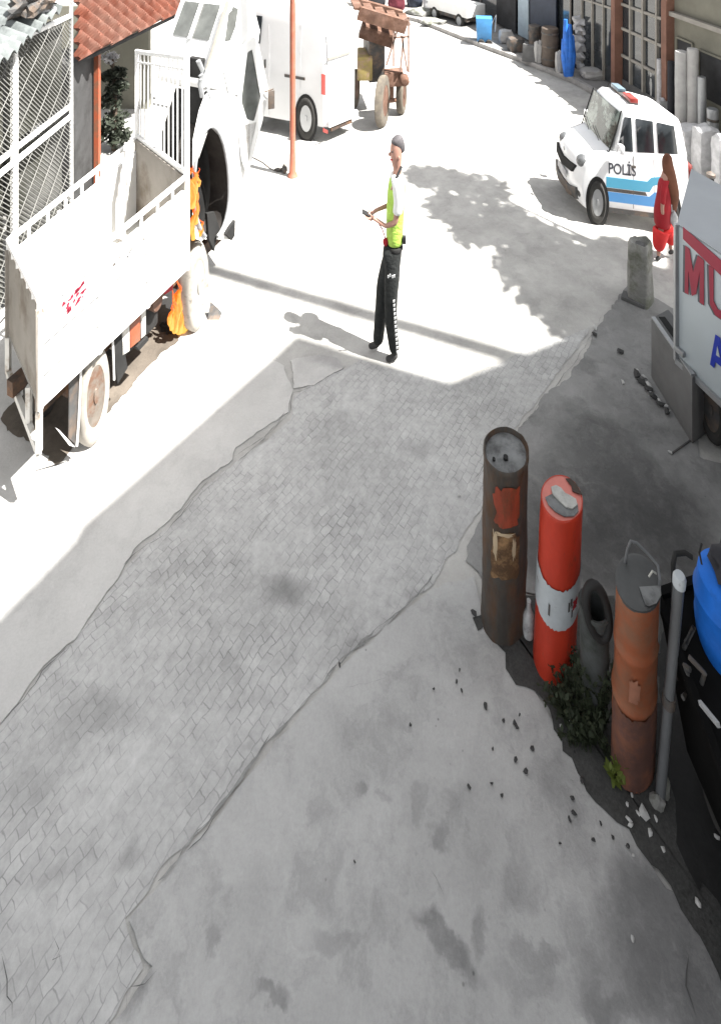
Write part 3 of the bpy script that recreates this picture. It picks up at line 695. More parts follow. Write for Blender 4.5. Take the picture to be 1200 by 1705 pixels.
# flames
def flames(name, label, spots, parent_loc):
    t = thing(name, label, 'fire', parent_loc)
    for i, (b, hgt, r) in enumerate(spots):
        mb = MB(); b = Vector(b); pts = []; rs = []
        for k in range(9):
            f = k/8; wob = noise.noise_vector(Vector((i*2.3, f*3.4, .4)))*.09*f
            pts.append(b+Vector((wob.x, wob.y*.5, hgt*f))); rs.append(max(.002, r*(.25+.9*math.sin(math.pi*min(1, f*.75+.12)))*(1.2-f*1.12)*(1+.35*noise.noise(Vector((i*4.1, f*5, 2))))))
        mb.tube(pts, rs, 10); mb.build('flame_tongue', M['flame'], t, smooth=True)
flames('flame', 'tall thin orange flames licking out of the burnt wheel arch of the cab',
  [(CP(322,398,.065),.34,.026),(CP(326,372,.06),.30,.028),(CP(320,345,.07),.36,.034),(CP(329,352,.05),.26,.02),(CP(324,322,.06),.26,.03),(CP(333,392,.05),.16,.018),(CP(331,310,.045),.17,.014)], Vector((CP(322,392).x, CP(322,392).y, CP(322,392).z)))
flames('flame', 'short orange fire on the ground behind the front wheel of the flatbed truck',
  [(TP(x,y,-.10)*1.0, h_, r_) for x, y, h_, r_ in ((286,548,.26,.024),(292,552,.36,.034),(299,553,.44,.038),(306,552,.34,.032),(311,550,.22,.022),(296,530,.36,.03),(303,520,.30,.02))], G(295,548))
mb = MB(); rr = random.Random(8)
for k in range(14): q = G(rr.uniform(270,318), rr.uniform(538,556)); mb.blob(q+Vector((0,0,.015)), rr.uniform(.02,.045), rr.uniform(.02,.04), .02, 1, .3, 2, k)
free(mb, 'charred_debris', M['black'], 'heap of charred black debris under the fire beside the front wheel', 'debris')
mb = MB(); q = G(356,528); mb.add([q+Vector(p) for p in ((-.05,-.03,0),(.06,-.03,0),(.06,.05,0),(-.05,.05,0),(-.04,.03,.12),(.03,.04,.05))], [(0,1,2,3),(0,1,5,4),(1,2,5),(2,3,4,5),(3,0,4)])
free(mb, 'wheel_chock', M['darkgrey'], 'small grey wedge-shaped chock on the road by the front truck wheel', 'chock')
mb = MB()
for pp in ([(205,800),(228,812),(232,790)],): pass

# ------------------------------------------------------------------ mesh fence at the left edge
fx = -3.22
fn = thing('mesh_fence', 'white framed fence of diagonal wire mesh at the left edge behind the truck', 'fence', (fx,4.5,0))
ys = [2.9, 3.9, 5.03, 6.02]
for y in ys: MB().bar((fx,y,0), (fx,y,2.55 if y < 6 else 2.7), .045 if y<6 else .03).build('post', M['white'], fn)
mb = MB()
for z in (2.5, 1.50, 1.38, .1): mb.bar((fx+.004,ys[0],z), (fx+.004,ys[-1],z), .035, .04)
mb.build('rail', M['white'], fn)
def meshpanel(y0, y1, z0, z1, step, dirs=(1,)):
    mb = MB()
    for s in dirs:
        k = -(z1-z0)
        while k < (y1-y0):
            a = max(0, k); b = min(y1-y0, k+(z1-z0))
            if b > a+.01:
                za, zb = (a-k), (b-k)
                if s > 0: mb.bar((fx,y0+a,z1-za), (fx,y0+b,z1-zb), .006, .009, up=(1,0,0))
                else: mb.bar((fx+.008,y0+a,z0+za), (fx+.008,y0+b,z0+zb), .004, .005, up=(1,0,0))
            k += step
    return mb
for i in range(3):
    for (z0, z1) in ((1.5,2.5),(.1,1.38)):
        mb = meshpanel(ys[i], ys[i+1], z0, z1, .048); mb2 = meshpanel(ys[i], ys[i+1], z0, z1, .3, (-1,))
        mb.add(mb2.v, mb2.f); mb.build('wire_mesh', M['wire'], fn)
        MB().obox((fx-.09,(ys[i]+ys[i+1])/2,(z0+z1)/2), (.003,0,0), (0,(ys[i+1]-ys[i])/2-.03,0), (0,0,(z1-z0)/2)).build('shade_sheet', M['shadenet'], fn)  # added dark sheet, hides the sunlit ground behind the mesh
# yard behind the fence: grey stack and shrub
mb = MB(); mb.obox((-4.9,6.2,.5), (.5,0,0), (0,1.2,0), (0,0,.5)); mb.obox((-4.6,4.6,.3), (.5,0,0), (0,.6,0), (0,0,.3))
free(mb, 'block_pile', M['concrete'], 'pile of pale concrete blocks in the yard behind the mesh fence', 'pile', bevel=.02)
t = thing('yard_bush', 'dull green bush in the yard seen through the mesh fence', 'bush', (-4.6,7.3,0)); mb = MB(); leafcloud(mb, [(Vector((-4.5,7.0,.8)),.55),(Vector((-4.9,7.6,.9)),.6),(Vector((-4.2,7.6,.6)),.4)], 900, .06, random.Random(2)); mb.build('foliage', mat('dry_leaf', (.09,.11,.04), .8, var=.5), t)
MB().tube([(-4.6,7.3,0),(-4.6,7.3,.8)], .04, 6).build('trunk', M['bark'], t)
# pale corrugated roof over the fence
def corrugated(name, p00, p10, p01, m, par, nrib, amp, n_along=2, skew=0):
    """ribs run from the p00-p10 eave toward p01"""
    p00, p10, p01 = map(Vector, (p00, p10, p01)); e = p10-p00; s = p01-p00; nn = e.cross(s).normalized()
    if nn.z < 0: nn = -nn
    N = nrib*6; vs = []; fs = []
    for j in range(n_along+1):
        for i in range(N+1):
            ph = (i/6.0 + skew*nrib*j/n_along) % 1.0; h = amp*(math.cos(ph*2*math.pi)*.5+.5)**.7
            jit = .012*math.sin(i*12.9) if j == 0 else 0
            vs.append(p00+e*(i/N)+s*(j/n_along)+nn*h-s.normalized()*jit)
    for j in range(n_along):
        for i in range(N): fs.append((j*(N+1)+i, j*(N+1)+i+1, (j+1)*(N+1)+i+1, (j+1)*(N+1)+i))
    n0 = len(vs); vs += [v-nn*.01 for v in vs]; fs += [tuple(n0+i for i in reversed(f)) for f in fs]
    for i in range(N): fs.append((i, n0+i, n0+i+1, i+1))
    return MB().add(vs, fs).build(name, m, par, smooth=True, ang=60)
sh1 = thing('lean_to_shed', 'low lean-to with a pale grey ribbed roof sheet above the mesh fence', 'shed', (-4.2,4.6,0))
corrugated('roof', (-3.02,3.2,2.08), (-3.13,5.66,2.63), (-5.2,3.6,2.7), M['whiteroof'], sh1, 20, .07)
for y in (3.2,5.6): MB().bar((-5.1,y,0), (-5.1,y,2.98), .08).build('post', M['steel'], sh1)
for y in (3.2,5.6): MB().bar((-3.36,y,0), (-3.36,y,2.54), .06).build('post', M['steel'], sh1)
t = thing('rubble_pile', 'dark lumpy bundle lying on the pale ribbed roof', 'bundle', D(58,20,5.3)); mb = MB(); rr = random.Random(4)
mb.blob(D(52,2,5.4), .16, .3, .13, 3, .3, 2, 3); mb.blob(D(70,-6,5.5), .12, .2, .09, 3, .3, 2, 5); mb.build('bundle_body', M['darkgrey'], t)
mb = MB(); mb.blob(D(78,12,5.6), .08, .15, .05, 3, .3, 3, 8); mb.build('cloth', M['sack'], t)

# ------------------------------------------------------------------ shed with orange roof
eL = Vector((-3.36,6.3,1.865)); eR = Vector((-2.78,9.5,1.865)); slope = Vector((-.47,.9,1.0))
sd = thing('tiled_shed', 'open shed under a ribbed orange roof with one orange post', 'shed', (-3.6,7.2,0))
corrugated('roof', eL, eR, eL+slope*1.6, M['tile'], sd, 16, .13, 60, .75)
mb = MB(); mb.bar(eL+Vector((-.06,0,-.05)), eR+Vector((-.06,0,-.05)), .04, .04); mb.build('fascia', M['wallgrey'], sd)
pp = D(162,108,6.95); MB().bar((pp.x,pp.y,0), (pp.x,pp.y,1.84), .06).build('post', M['orange'], sd)
pp = Vector((eR.x-.06, 9.3, 0)); MB().bar(pp, pp+UP*1.8, .06).build('post', M['darkgrey'], sd)
pa = Vector((-3.42,6.4,0)); pb_ = Vector((-3.44,6.98,0))
MB().box8([pa, pb_, pb_-Vector((1.6,-.1,0)), pa-Vector((1.6,-.1,0))], [q+UP*1.82 for q in (pa, pb_, pb_-Vector((1.6,-.1,0)), pa-Vector((1.6,-.1,0)))]).build('wall', M['wallgrey'], sd)
# dark doorway recess, low wall panels
MB().obox((-4.6,9.5,.9), (.9,0,0), (0,.05,0), (0,0,.9)).build('back_wall', M['beige'], sd)
# plant under the roof
rnd = random.Random(12)
pl = thing('shade_plant', 'dark spindly plant under the orange roof beside the orange post', 'plant', G(190,250))
b_ = G(190,250); mb = MB(); mb.tube([b_, b_+Vector((.02,0,.7)), b_+Vector((-.02,0,1.35))], [.04,.03,.02], 6)
for k in range(7):
    a = rnd.uniform(-1,1); mb.tube([b_+Vector((0,0,.4+k*.13)), b_+Vector((a*.2,rnd.uniform(-.1,.1),.5+k*.15))], [.012,.004], 5)
mb.build('stem', M['bark'], pl)
mb = MB(); leafcloud(mb, [(b_+Vector((.05,0,.95)),.16),(b_+Vector((-.05,0,.75)),.17),(b_+Vector((.0,0,.45)),.2),(b_+Vector((-.08,0,.3)),.2),(b_+Vector((.06,0,1.15)),.12),(b_+Vector((.08,0,.2)),.18),(b_+Vector((-.1,0,1.1)),.1)], 1300, .045, rnd); mb.build('foliage', mat('almost_black_leaf', (.02,.026,.016), .7, var=.5), pl)
mb = MB(); leafcloud(mb, [(b_+Vector((-.06,0,1.38)),.13)], 110, .035, rnd); mb.build('blossom', M['sack'], pl)

# ------------------------------------------------------------------ red pole
pb0 = G(487,293)
pl = thing('signal_pole', 'thin faded red pole standing in the sunlit street before the white van', 'pole', pb0)
MB().tube([pb0, pb0+UP*3.6], .038, 12).build('shaft', M['salmon'], pl, smooth=True)
MB().lathe([(.07,0),(.065,.03),(.045,.06),(.04,.3),(.038,.32)], pb0, n=12).build('foot', M['salmon'], pl, smooth=True)
mb = MB(); q = G(474,286); mb.blob(q+UP*.04, .04, .05, .07, 2, .3, 2, 1); mb.blob(G(464,284)+UP*.02, .06, .04, .025, 2, .3, 2, 2)
free(mb, 'scrap_lump', M['darkgrey'], 'dark lump of scrap lying against the foot of the faded red pole', 'scrap')
mb = MB(); mb.tube([G(420,262)+UP*.01, G(436,270)+UP*.01, G(450,281)+UP*.01, G(462,286)+UP*.01], .006, 5)
free(mb, 'loose_cable', M['darkgrey'], 'thin dark cable on the ground leading to the foot of the red pole', 'cable')

# ------------------------------------------------------------------ white van
v0 = G(542,222, .16); v0.z = 0
fdir = Vector((-1.02,.40,0)).normalized(); rdir = Vector((.46,.44,0)); Lv = 1.75; Hv = 2.12
vn = thing('panel_van', 'plain white panel van parked behind the faded red pole, seen from its rear corner', 'van', v0)
def VB(s, t_, z): return v0+fdir*s+rdir*t_+UP*z
def loft(rows, closed=True):
    mb = MB(); n = len(rows[0]); m = len(rows); vs = [p for r in rows for p in r]
    fs = [(i*n+k, i*n+(k+1) % n, (i+1)*n+(k+1) % n, (i+1)*n+k) for i in range(m-1) for k in range(n)]
    fs += [tuple(range(n)), tuple((m-1)*n+k for k in range(n))]
    return mb.add(vs, fs)
rows = []
for (z, ins, ds, df) in ((.24,.03,.0,.0),(.34,.0,-.015,.0),(.95,.0,-.02,.0),(1.15,.0,-.01,.05),(1.75,.035,.03,.28),(2.0,.06,.05,.34),(2.09,.12,.09,.38),(2.12,.22,.16,.5)):
    s0, s1 = ds, Lv-df; a, b = ins, 1-ins; c = .05
    rows.append([VB(s0+c,a,z), VB(s1-c,a,z), VB(s1,a+.12,z), VB(s1,b-.12,z), VB(s1-c,b,z), VB(s0+c,b,z), VB(s0,b-.1,z), VB(s0,a+.1,z)])
loft(rows).build('body', M['vanwhite'], vn, bevel=.012, seg=2, ang=50)
sn = fdir.cross(UP); sn = sn if sn.y < 0 else -sn; sn.normalize()
bn = -fdir
def vquad(pts, m, name, th, nrm): return MB().prism([p+nrm*.001 for p in pts], nrm*th).build(name, m, vn, bevel=.002, seg=1)
def VS(x, y): return PLANE(v0, v0+fdir, x, y)
def VR(x, y): return PLANE(v0+fdir*-.02, v0+fdir*-.02+rdir, x, y)
wc = VS(503,237); wz = .34
# wheel housing and wheels
for s in (.33, 1.42):
    c = VB(s, 0, wz); 
    mb = MB(); mb.lathe([(.375,0),(.375,.012)], c+sn*-.004, sn, fdir*.52, UP, 28); mb.build('wheel_arch', M['black'], vn)
    wheel(vn, c+sn*.012, fdir, sn, wz, .165, .1, M['tyre'], M['alloy'], 6)
    c2_ = VB(s, 1.0, wz); wheel(vn, c2_-sn*.01, fdir, -sn, wz, .165, .1, M['tyre'], M['alloy'], 0)
vquad([VS(474,122),VS(508,128),VS(508,133),VS(474,127)], M['darkgrey'], 'side_handle', .012, sn)
vquad([VS(440,98),VS(443,98),VS(443,112),VS(440,112)], M['darkgrey'], 'door_handle', .012, sn)
vquad([VS(424,24),VS(437,26),VS(433,72),VS(420,66)], M['glass'], 'cab_window', .006, sn)
for xx in (448,500):
    mb = MB(); mb.bar(VS(xx,40)+sn*.001, VS(xx,190)+sn*.001, .006, .006); mb.build('panel_seam', M['sack'], vn)
rn = (rdir.normalized().cross(UP)); rn = rn if rn.y < 0 else -rn
vquad([VR(534.5,122),VR(541,123),VR(541,158),VR(534.5,156)], M['redlens'], 'tail_light', .012, rn)
vquad([VR(545,95),VR(583,84),VR(583,88),VR(545,100)], M['frame'], 'door_trim', .008, rn)
vquad([VR(557,158),VR(571,150),VR(571,155),VR(557,163)], M['sack'], 'plate_recess', .006, rn)
mb = MB(); mb.bar(VB(-.03,.03,.3), VB(-.03,.97,.3), .05, .1); mb.build('rear_bumper', M['vanwhite'], vn, bevel=.012)
mb = MB(); mb.bar(VB(-.02,.12,.2), VB(-.02,.8,.2), .03, .05); mb.build('tow_bar', M['chassis'], vn)
vquad([VR(537,212),VR(545,216),VR(545,222),VR(537,219)], M['redlens'], 'reflector', .01, rn)
mb = MB(); mb.bar(VB(.35,.2,.25), VB(1.4,.2,.25), .1, .08); mb.bar(VB(.35,.8,.25), VB(1.4,.8,.25), .1, .08); mb.build('underbody', M['black'], vn)
for a_, b_ in ((.08,.46),(.54,.92)):
    q = [VB(.03,a_,1.12), VB(.03,b_,1.12), VB(.055,b_-.02,1.66), VB(.055,a_+.02,1.66)]
    MB().prism([p+rn*.03 for p in q], rn*.008).build('door_panel', M['vanwhite'], vn, bevel=.003, seg=1)

# ------------------------------------------------------------------ rusty tractor with a loader frame
tq = G(640,205)
tc = thing('farm_tractor', 'rusty old tractor with a brown beam frame standing beyond the white van', 'tractor', tq)
tf = Vector((-.72,.69,0)).normalized(); ts = Vector((.62,.78,0)).normalized()
def TQ(x, y, d): return D(x, y, d)
w1 = G(636,212); w2 = G(667,190)
wheel(tc, Vector((w1.x-.05, w1.y, .42)), (.36,.93,0), (-.93,-.36,0), .42, .24, .12, M['dustytyre'], M['rust'], 6)
wheel(tc, Vector((w2.x+.06, w2.y, .32)), (.36,.93,0), (.93,-.36,0), .32, .16, .11, M['dustytyre'], M['rust'], 0)
wheel(tc, Vector((w1.x-.50, w1.y+.75, .34)), (.36,.93,0), (-.93,-.36,0), .34, .16, .10, M['dustytyre'], M['rust'], 0)
dd = 9.1
mb = MB(); mb.tube([TQ(638,168,8.85), TQ(667,165,9.3)], .04, 8); mb.build('axle', M['rust'], tc)
mb = MB(); mb.obox(TQ(607,105,9.4), Vector((.13,0,0)), Vector((0,.3,0)), UP*.2); mb.build('engine', M['yellow'], tc, bevel=.03)
mb = MB(); mb.obox(TQ(622,85,9.6), Vector((.14,.05,0)), Vector((-.05,.35,0)), UP*.42); mb.build('hood', M['darkgrey'], tc, bevel=.03)
mb = MB(); mb.obox(TQ(655,128,9.1), Vector((.16,.03,0)), Vector((0,.12,0)), UP*.12); mb.obox(TQ(650,150,9.1), Vector((.05,0,0)), Vector((0,.1,0)), UP*.1)
mb.lathe([(.06,0),(.08,.03),(.08,.2),(.06,.24)], TQ(672,128,9.0), (0,-1,0), (1,0,0), (0,0,1), 12); mb.build('gear_housing', M['rust'], tc, bevel=.015)
mb = MB()
mb.bar(TQ(597,20,9.0), TQ(676,44,9.0), .14, .22); mb.bar(TQ(590,4,9.9), TQ(668,26,9.9), .14, .2); mb.bar(TQ(600,48,9.3), TQ(655,66,9.3), .3, .22)
for f in (0,.25,.5,.75,1):
    mb.bar(TQ(597,14,9.0).lerp(TQ(676,40,9.0), f), TQ(590,0,9.9).lerp(TQ(668,22,9.9), f), .14, .04)
mb.build('beam_frame', M['rust'], tc)
mb = MB()
for a, b in (((680,28),(680,120)),((655,44),(655,110)),((664,42),(643,108)),((680,28),(662,40)),((681,60),(655,62)),((672,60),(666,118)),((668,58),(678,118))):
    mb.bar(TQ(*a,8.95), TQ(*b,8.95), .028)
mb.build('loader_arm', mat('faded_pink_frame', (.24,.16,.13), .7, var=.2), tc)
mb = MB(); mb.tube([TQ(612,60,9.3), TQ(618,85,9.3), TQ(612,100,9.3)], .02, 6); mb.obox(TQ(612,45,9.5), (.07,0,0), (0,.1,0), UP*.06); mb.build('radiator', M['paleblue'], tc)
mb = MB(); mb.tube([TQ(634,72,9.2), TQ(640,50,9.4), TQ(632,44,9.5)], .018, 6); mb.build('hydraulic_hose', M['black'], tc)

# ------------------------------------------------------------------ people
def skinned(name, verts, edges, m, parent, sub=2):
    """verts: (x, y, z, r [, ry])"""
    org = rootloc(parent)
    me = bpy.data.meshes.new(name+'_cage'); me.from_pydata([Vector(v[:3])-org for v in verts], edges, [])
    ob = bpy.data.objects.new(name+'_cage', me); COL.objects.link(ob)
    md = ob.modifiers.new('s', 'SKIN'); md.use_smooth_shade = True
    for i, v in enumerate(verts):
        sv_ = me.skin_vertices[0].data[i]; sv_.radius = (v[3], v[4] if len(v) > 4 else v[3]); sv_.use_root = (i == 0)
    ss = ob.modifiers.new('u', 'SUBSURF'); ss.levels = sub; ss.render_levels = sub
    bpy.context.view_layer.update()
    dg = bpy.context.evaluated_depsgraph_get(); nm = bpy.data.meshes.new_from_object(ob.evaluated_get(dg))
    nm.name = name; bpy.data.objects.remove(ob); bpy.data.meshes.remove(me)
    nm.materials.clear(); nm.materials.append(m); nm.shade_smooth()
    o = bpy.data.objects.new(name, nm); COL.objects.link(o); o.parent = parent; return o
def rigger(d):
    k = d/F
    def J(x, y, off, r, ry=None):
        p = D(x, y, d); return (p.x, p.y+off, p.z, r*k, (ry if ry else r)*k)
    return J
def chain(n0, n): return [(n0+i, n0+i+1) for i in range(n-1)]

mf = G(642,592); d0 = mf.y
man = thing('person', 'police officer in a yellow hi-vis vest and black trousers looking at a phone', 'person', (mf.x, mf.y, 0))
J = rigger(d0)
# body: pelvis root, spine, neck, head, arms, legs
V = [J(656,405,0,9), J(657,372,0,11), J(659,330,0,13,15), J(660,300,0,12,15), J(662,284,0,6), J(660,271,0,9.5,9), J(659,258,0,12.5,11), J(660,240,0,12,11), J(661,228,0,8.5,9)]
E = chain(0, 9)
def leg(V, E, hip, hy, pts):
    n = len(V); V += pts; E += [(0, n)]+chain(n, len(pts))
leg(V, E, 0, 0, [J(653,425,-.04,7), J(648,480,-.05,6), J(650,530,-.05,5), J(656,575,-.05,4)])
leg(V, E, 0, 0, [J(651,425,.04,7), J(638,480,.05,6), J(634,530,.05,5), J(630,575,.05,4)])
n = len(V); V += [J(660,302,-.085,6.5), J(661,330,-.10,5.5), J(657,358,-.10,4.8), J(641,366,-.08,3.8), J(627,360,-.05,3.2), J(620,357,-.04,3.2)]; E += [(3, n)]+chain(n, 6)
n = len(V); V += [J(660,302,.085,6.5), J(655,330,.10,5.5), J(650,352,.10,4.6), J(638,352,.06,3.8), J(626,352,.02,3.2), J(619,355,0,3)]; E += [(3, n)]+chain(n, 6)
skinned('body', V, E, M['skin'], man)
# nose, ear on the body's head are small separate facial parts
mb = MB(); q = D(649,256,d0); mb.blob(D(648.5,256,d0), .012, .010, .018, 2, 0); mb.blob(D(650,249,d0)+Vector((.004,-.018,0)), .006, .006, .008, 1, 0)
mb.blob(D(663,257,d0)+Vector((0,-.056,0)), .009, .006, .02, 2, 0); mb.build('face_features', M['skin'], man, smooth=True)
MB().blob(D(652,248,d0)+Vector((.002,-.045,0)), .008, .006, .006, 2, 0).build('eye', M['black'], man, smooth=True)
MB().blob(D(651,262,d0)+Vector((0,-.035,0)), .012, .012, .004, 2, 0).build('mouth', M['redcloth'], man, smooth=True)
V = [J(667,256,0,5,9), J(664,243,0,10.5,11.5), J(661,232,0,12.5,12), J(657,227,0,9.5,9)]; skinned('hair', V, chain(0,4), M['hair'], man)
# vest and shirt
V = [J(657,408,0,14.5,16), J(657,396,0,15.5,17), J(657,372,0,15.5,17), J(659,330,0,16.5,19), J(661,304,0,16.5,21), J(662,289,0,11,14)]; skinned('vest', V, chain(0,6), M['hivis'], man)
V = [J(661,290,0,12,14), J(662,298,-.08,11), J(663,326,-.095,9.5), J(659,346,-.10,8), J(660,302,.085,10), J(656,326,.10,8.5), J(652,342,.10,7.5)]
skinned('shirt', V, [(0,1),(1,2),(2,3),(0,4),(4,5),(5,6)], M['shirtwhite'], man)  # white shoulders paint the blown-out sunlight on the vest; sleeves are cloth
mb = MB(); 
for s_ in (-1,):
    mb.tube([D(668,272,d0)+Vector((0,-.04,0)), D(660,286,d0)+Vector((0,-.075,0)), D(653,295,d0)+Vector((0,-.07,0))], .011, 6)
mb.build('collar', M['boot'], man, smooth=True)
mb = MB(); mb.lathe([(.068,-.016),(.072,0),(.068,.016)], D(657,409,d0), (0,0,1), (1,0,0), (0,1.15,0), 20); mb.build('belt', M['black'], man, smooth=True)
mb = MB(); mb.obox(D(672,392,d0)+Vector((0,-.05,0)), (.015,0,0), (0,.015,0), (0,0,.03)); mb.build('radio', M['black'], man, bevel=.004)
V = [J(657,398,0,14.5,15), J(656,412,0,15.5,16), J(655,436,-.03,15,14), J(650,478,-.045,12.5), J(650,530,-.05,10.5), J(657,580,-.05,9)]
E = chain(0,6)
V += [J(647,440,.03,13,13), J(638,480,.05,12), J(634,530,.05,10.5), J(629,582,.05,9.5)]; E += [(1,6),(6,7),(7,8),(8,9)]
trs = skinned('trousers', V, E, M['trouser'], man)
mb = MB()
for k in range(13):
    f = k/12; x = 652+6*f; y = 484+84*f; r_ = (11.8-1.5*f)*d0/F
    q = D(x, y, d0)+Vector((.012,-.05-r_*1.0,0)); mb.obox(q, (.008,0,.003), (0,.0035,0), (0,0,.008))
mb.build('leg_stripe', M['shirtwhite'], trs)
mb = MB()
for (x, y) in ((645,443),(648,441),(652,443),(655,442)): mb.obox(D(x, y, d0)+Vector((0,-.118,0)), (.005,0,0), (0,.004,0), (0,0,.010))
mb.build('thigh_mark', M['shirtwhite'], trs)
for (x, y, off) in ((650,586,-.05),(622,582,.05)):
    V = [J(x+7,y-8,off,6.5), J(x+7,y-1,off,6.0), J(x-2,y+2,off,5.5), J(x-9,y+3,off,3.8)]; skinned('boot', V, chain(0,4), M['boot'], man)
# hands with fingers
def hand(par, base, dirv, upv, sc_=1.0, m=None):
    base = Vector(base); dv = Vector(dirv).normalized(); uv = Vector(upv).normalized(); sv_ = dv.cross(uv)
    V = [tuple(base)+(.016*sc_,), tuple(base+dv*.03*sc_)+(.018*sc_,)]; E = [(0,1)]
    for i, ln in enumerate((.035,.04,.037,.028)):
        o_ = (i-1.5)*.010*sc_; n = len(V); a = base+dv*.045*sc_+sv_*o_
        V += [tuple(a)+(.006*sc_,), tuple(a+dv*ln*.6*sc_+uv*.006)+(.0055*sc_,), tuple(a+dv*ln*.8*sc_+uv*.02*sc_)+(.0045*sc_,)]; E += [(1,n),(n,n+1),(n+1,n+2)]
    n = len(V); a = base+dv*.015*sc_+sv_*.02*sc_; V += [tuple(a)+(.007*sc_,), tuple(a+dv*.02*sc_+uv*.025*sc_)+(.006*sc_,)]; E += [(0,n),(n,n+1)]
    return skinned('hand', V, E, m or M['skin'], par, 1)
hand(man, D(622,359,d0)+Vector((0,-.045,0)), (-1,.2,.1), (0,0,1)); hand(man, D(620,356,d0)+Vector((0,.01,0)), (-1,-.2,0), (0,0,1))
mb = MB(); mb.obox(D(612,357,d0)+Vector((0,-.01,.012)), (-.045,0,.022), (0,.028,0), (.0025,0,.0045)); 
o = free(mb, 'phone', M['black'], 'black phone held out in both hands by the officer in the yellow vest', 'phone', bevel=.003)
mb = MB(); mb.blob(D(642,398,d0)+Vector((0,-.03,0)), .027, .022, .036, 2, .1)
mb.tube([D(641,392,d0)+Vector((0,-.03,0)), D(636,376,d0)+Vector((0,-.04,0)), D(628,363,d0)+Vector((0,-.045,0))], .005, 6); free(mb, 'red_pouch', M['redcloth'], 'small red pouch on a cord hanging at the front of the officer', 'pouch', smooth=True)

# ------------------------------------------------------------------ police car
PA = G(992,373); PL_ = Vector((.972,-.235,0)).normalized(); PW = Vector((.0,.82,0)); WU = PW.normalized()
PF = PLANE(PA, PA+PL_, 965, 330); PF.z = 0
pc = thing('police_car', 'white police van-style car with blue side stripes and a light bar on its roof', 'police car', PF)
LEN = 1.17
def C(s, t_, z):                           # s back from the nose, t across 0 near side..1 far side
    return PF+PL_*s+PW*t_+UP*z
def nose(t_): return .07*(abs(t_-.5)*2)**2.4
sections = [.0,.04,.14,.3,.5,.7,.86,.96,1.0]
prof = [(.0,.17),(-.03,.24),(-.04,.42),(-.03,.55),(.0,.67),(.08,.75),(.22,.82),(.36,.87),(.60,.88),(LEN-.02,.93),(LEN,.84),(LEN+.01,.45),(LEN-.01,.22),(LEN-.05,.17)]
rows = []
for t_ in sections:
    e = (abs(t_-.5)*2); r = []
    for (s, z) in prof:
        ns = s+(nose(t_) if s < .4 else 0)*(1 if s < .25 else .4)-(nose(t_)*.5 if s > LEN-.2 else 0)
        zz = z-(.02 if (e > .95 and z > .5) else 0)+(.0 if e > .9 else .012)*(1 if .05 < s < .5 else 0)
        r.append(C(ns, t_, zz))
    rows.append(r)
loft(rows).build('body', M['carwhite'], pc, bevel=.006, seg=2, ang=35)
# greenhouse
gb = [(.355,.845),(LEN-.005,.89)]; gt = [(.50,1.36),(LEN-.06,1.25)]
def zroof(s, f):
    q = min(1, max(0, (s-.5)/.62)); return .845+.045*q*(1-f)+(.535-.10*q**1.6)*f
rows = []
for (f, ins) in ((0,0.015),(.5,.045),(.85,.066),(.95,.10),(1,.2)):
    s0 = gb[0][0]+(gt[0][0]-gb[0][0])*f+(.03 if f > .9 else 0)+(.08 if f == 1 else 0); s1 = gb[1][0]+(gt[1][0]-gb[1][0])*f-(.05 if f == 1 else 0)
    z0 = .845+.52*f+(.012 if f == 1 else 0); z = min(z0, 1.39)
    r = []
    for (s, t_) in ((s0+.02,ins),(s0+.25,ins),(s1-.03,ins),(s1,ins+.08),(s1,.92-ins),(s1-.03,1-ins),(s0+.25,1-ins),(s0+.02,1-ins),(s0-.012,.75),(s0-.02,.5),(s0-.012,.25)):
        r.append(C(s, t_, zroof(s, f)))
    rows.append(r)
loft(rows).build('roof', M['carwhite'], pc, bevel=.01, seg=2, ang=45)
def GH(s, f, t_=None, side=0, out=.006):    # on the near side glass plane: s along, f up
    ins = .015+.06*f if f <= .85 else .066+.35*(f-.85)
    return C(s, ins, zroof(s, f))-WU*out
def gwin(s0, s1, s2, s3, f0=.06, f1=.78, name='side_window', m='glass'):
    MB().prism([GH(s0,f0),GH(s1,f0),GH(s2,f1),GH(s3,f1)], WU*.004).build(name, M[m], pc, bevel=.0015, seg=1)
gwin(.41,.575,.575,.50,name='front_side_window'); gwin(.62,.80,.80,.62); gwin(.84,1.04,1.02,.84)
# windscreen
def WS(a, f): 
    s = .355+.145*f; bow = .016*(1-(abs(a-.5)*2)**2); return C(s-.012-bow-.003, a, .845+.535*f*.98)
mb = MB(); nA = 8; grid = [[WS(.05+.9*i/nA*(1-.06*f)+.027*f, .05+.82*f) for i in range(nA+1)] for f in (0,.5,1)]
vs = [p for r in grid for p in r]; mb.add(vs, [(j*(nA+1)+i, j*(nA+1)+i+1, (j+1)*(nA+1)+i+1, (j+1)*(nA+1)+i) for j in range(2) for i in range(nA)])
mb.add([p+PL_*.006 for p in vs], [(j*(nA+1)+i, j*(nA+1)+i+1, (j+1)*(nA+1)+i+1, (j+1)*(nA+1)+i) for j in range(2) for i in range(nA)])
mb.build('windscreen', mat('windscreen_glass', (.035,.05,.048), .08, var=.5, scale=5, spec=.9, c2=(.20,.24,.22), c2scale=4.5, c2lo=.47, c2hi=.53), pc, smooth=True)
mb = MB(); mb.tube([WS(.04,.0)-PL_*.008, WS(.03,.5)-PL_*.006, WS(.05,.93)-PL_*.006], .008, 6); mb.tube([WS(.05,-.01)-PL_*.01, WS(.5,-.01)-PL_*.012, WS(.97,-.01)-PL_*.01], .010, 6)
mb.tube([WS(.97,.0)-PL_*.006, WS(.95,.9)-PL_*.006], .007, 6)
mb.tube([WS(.3,.02)-PL_*.016, WS(.6,.2)-PL_*.016], .004, 5); mb.tube([WS(.65,.02)-PL_*.016, WS(.92,.2)-PL_*.016], .004, 5)
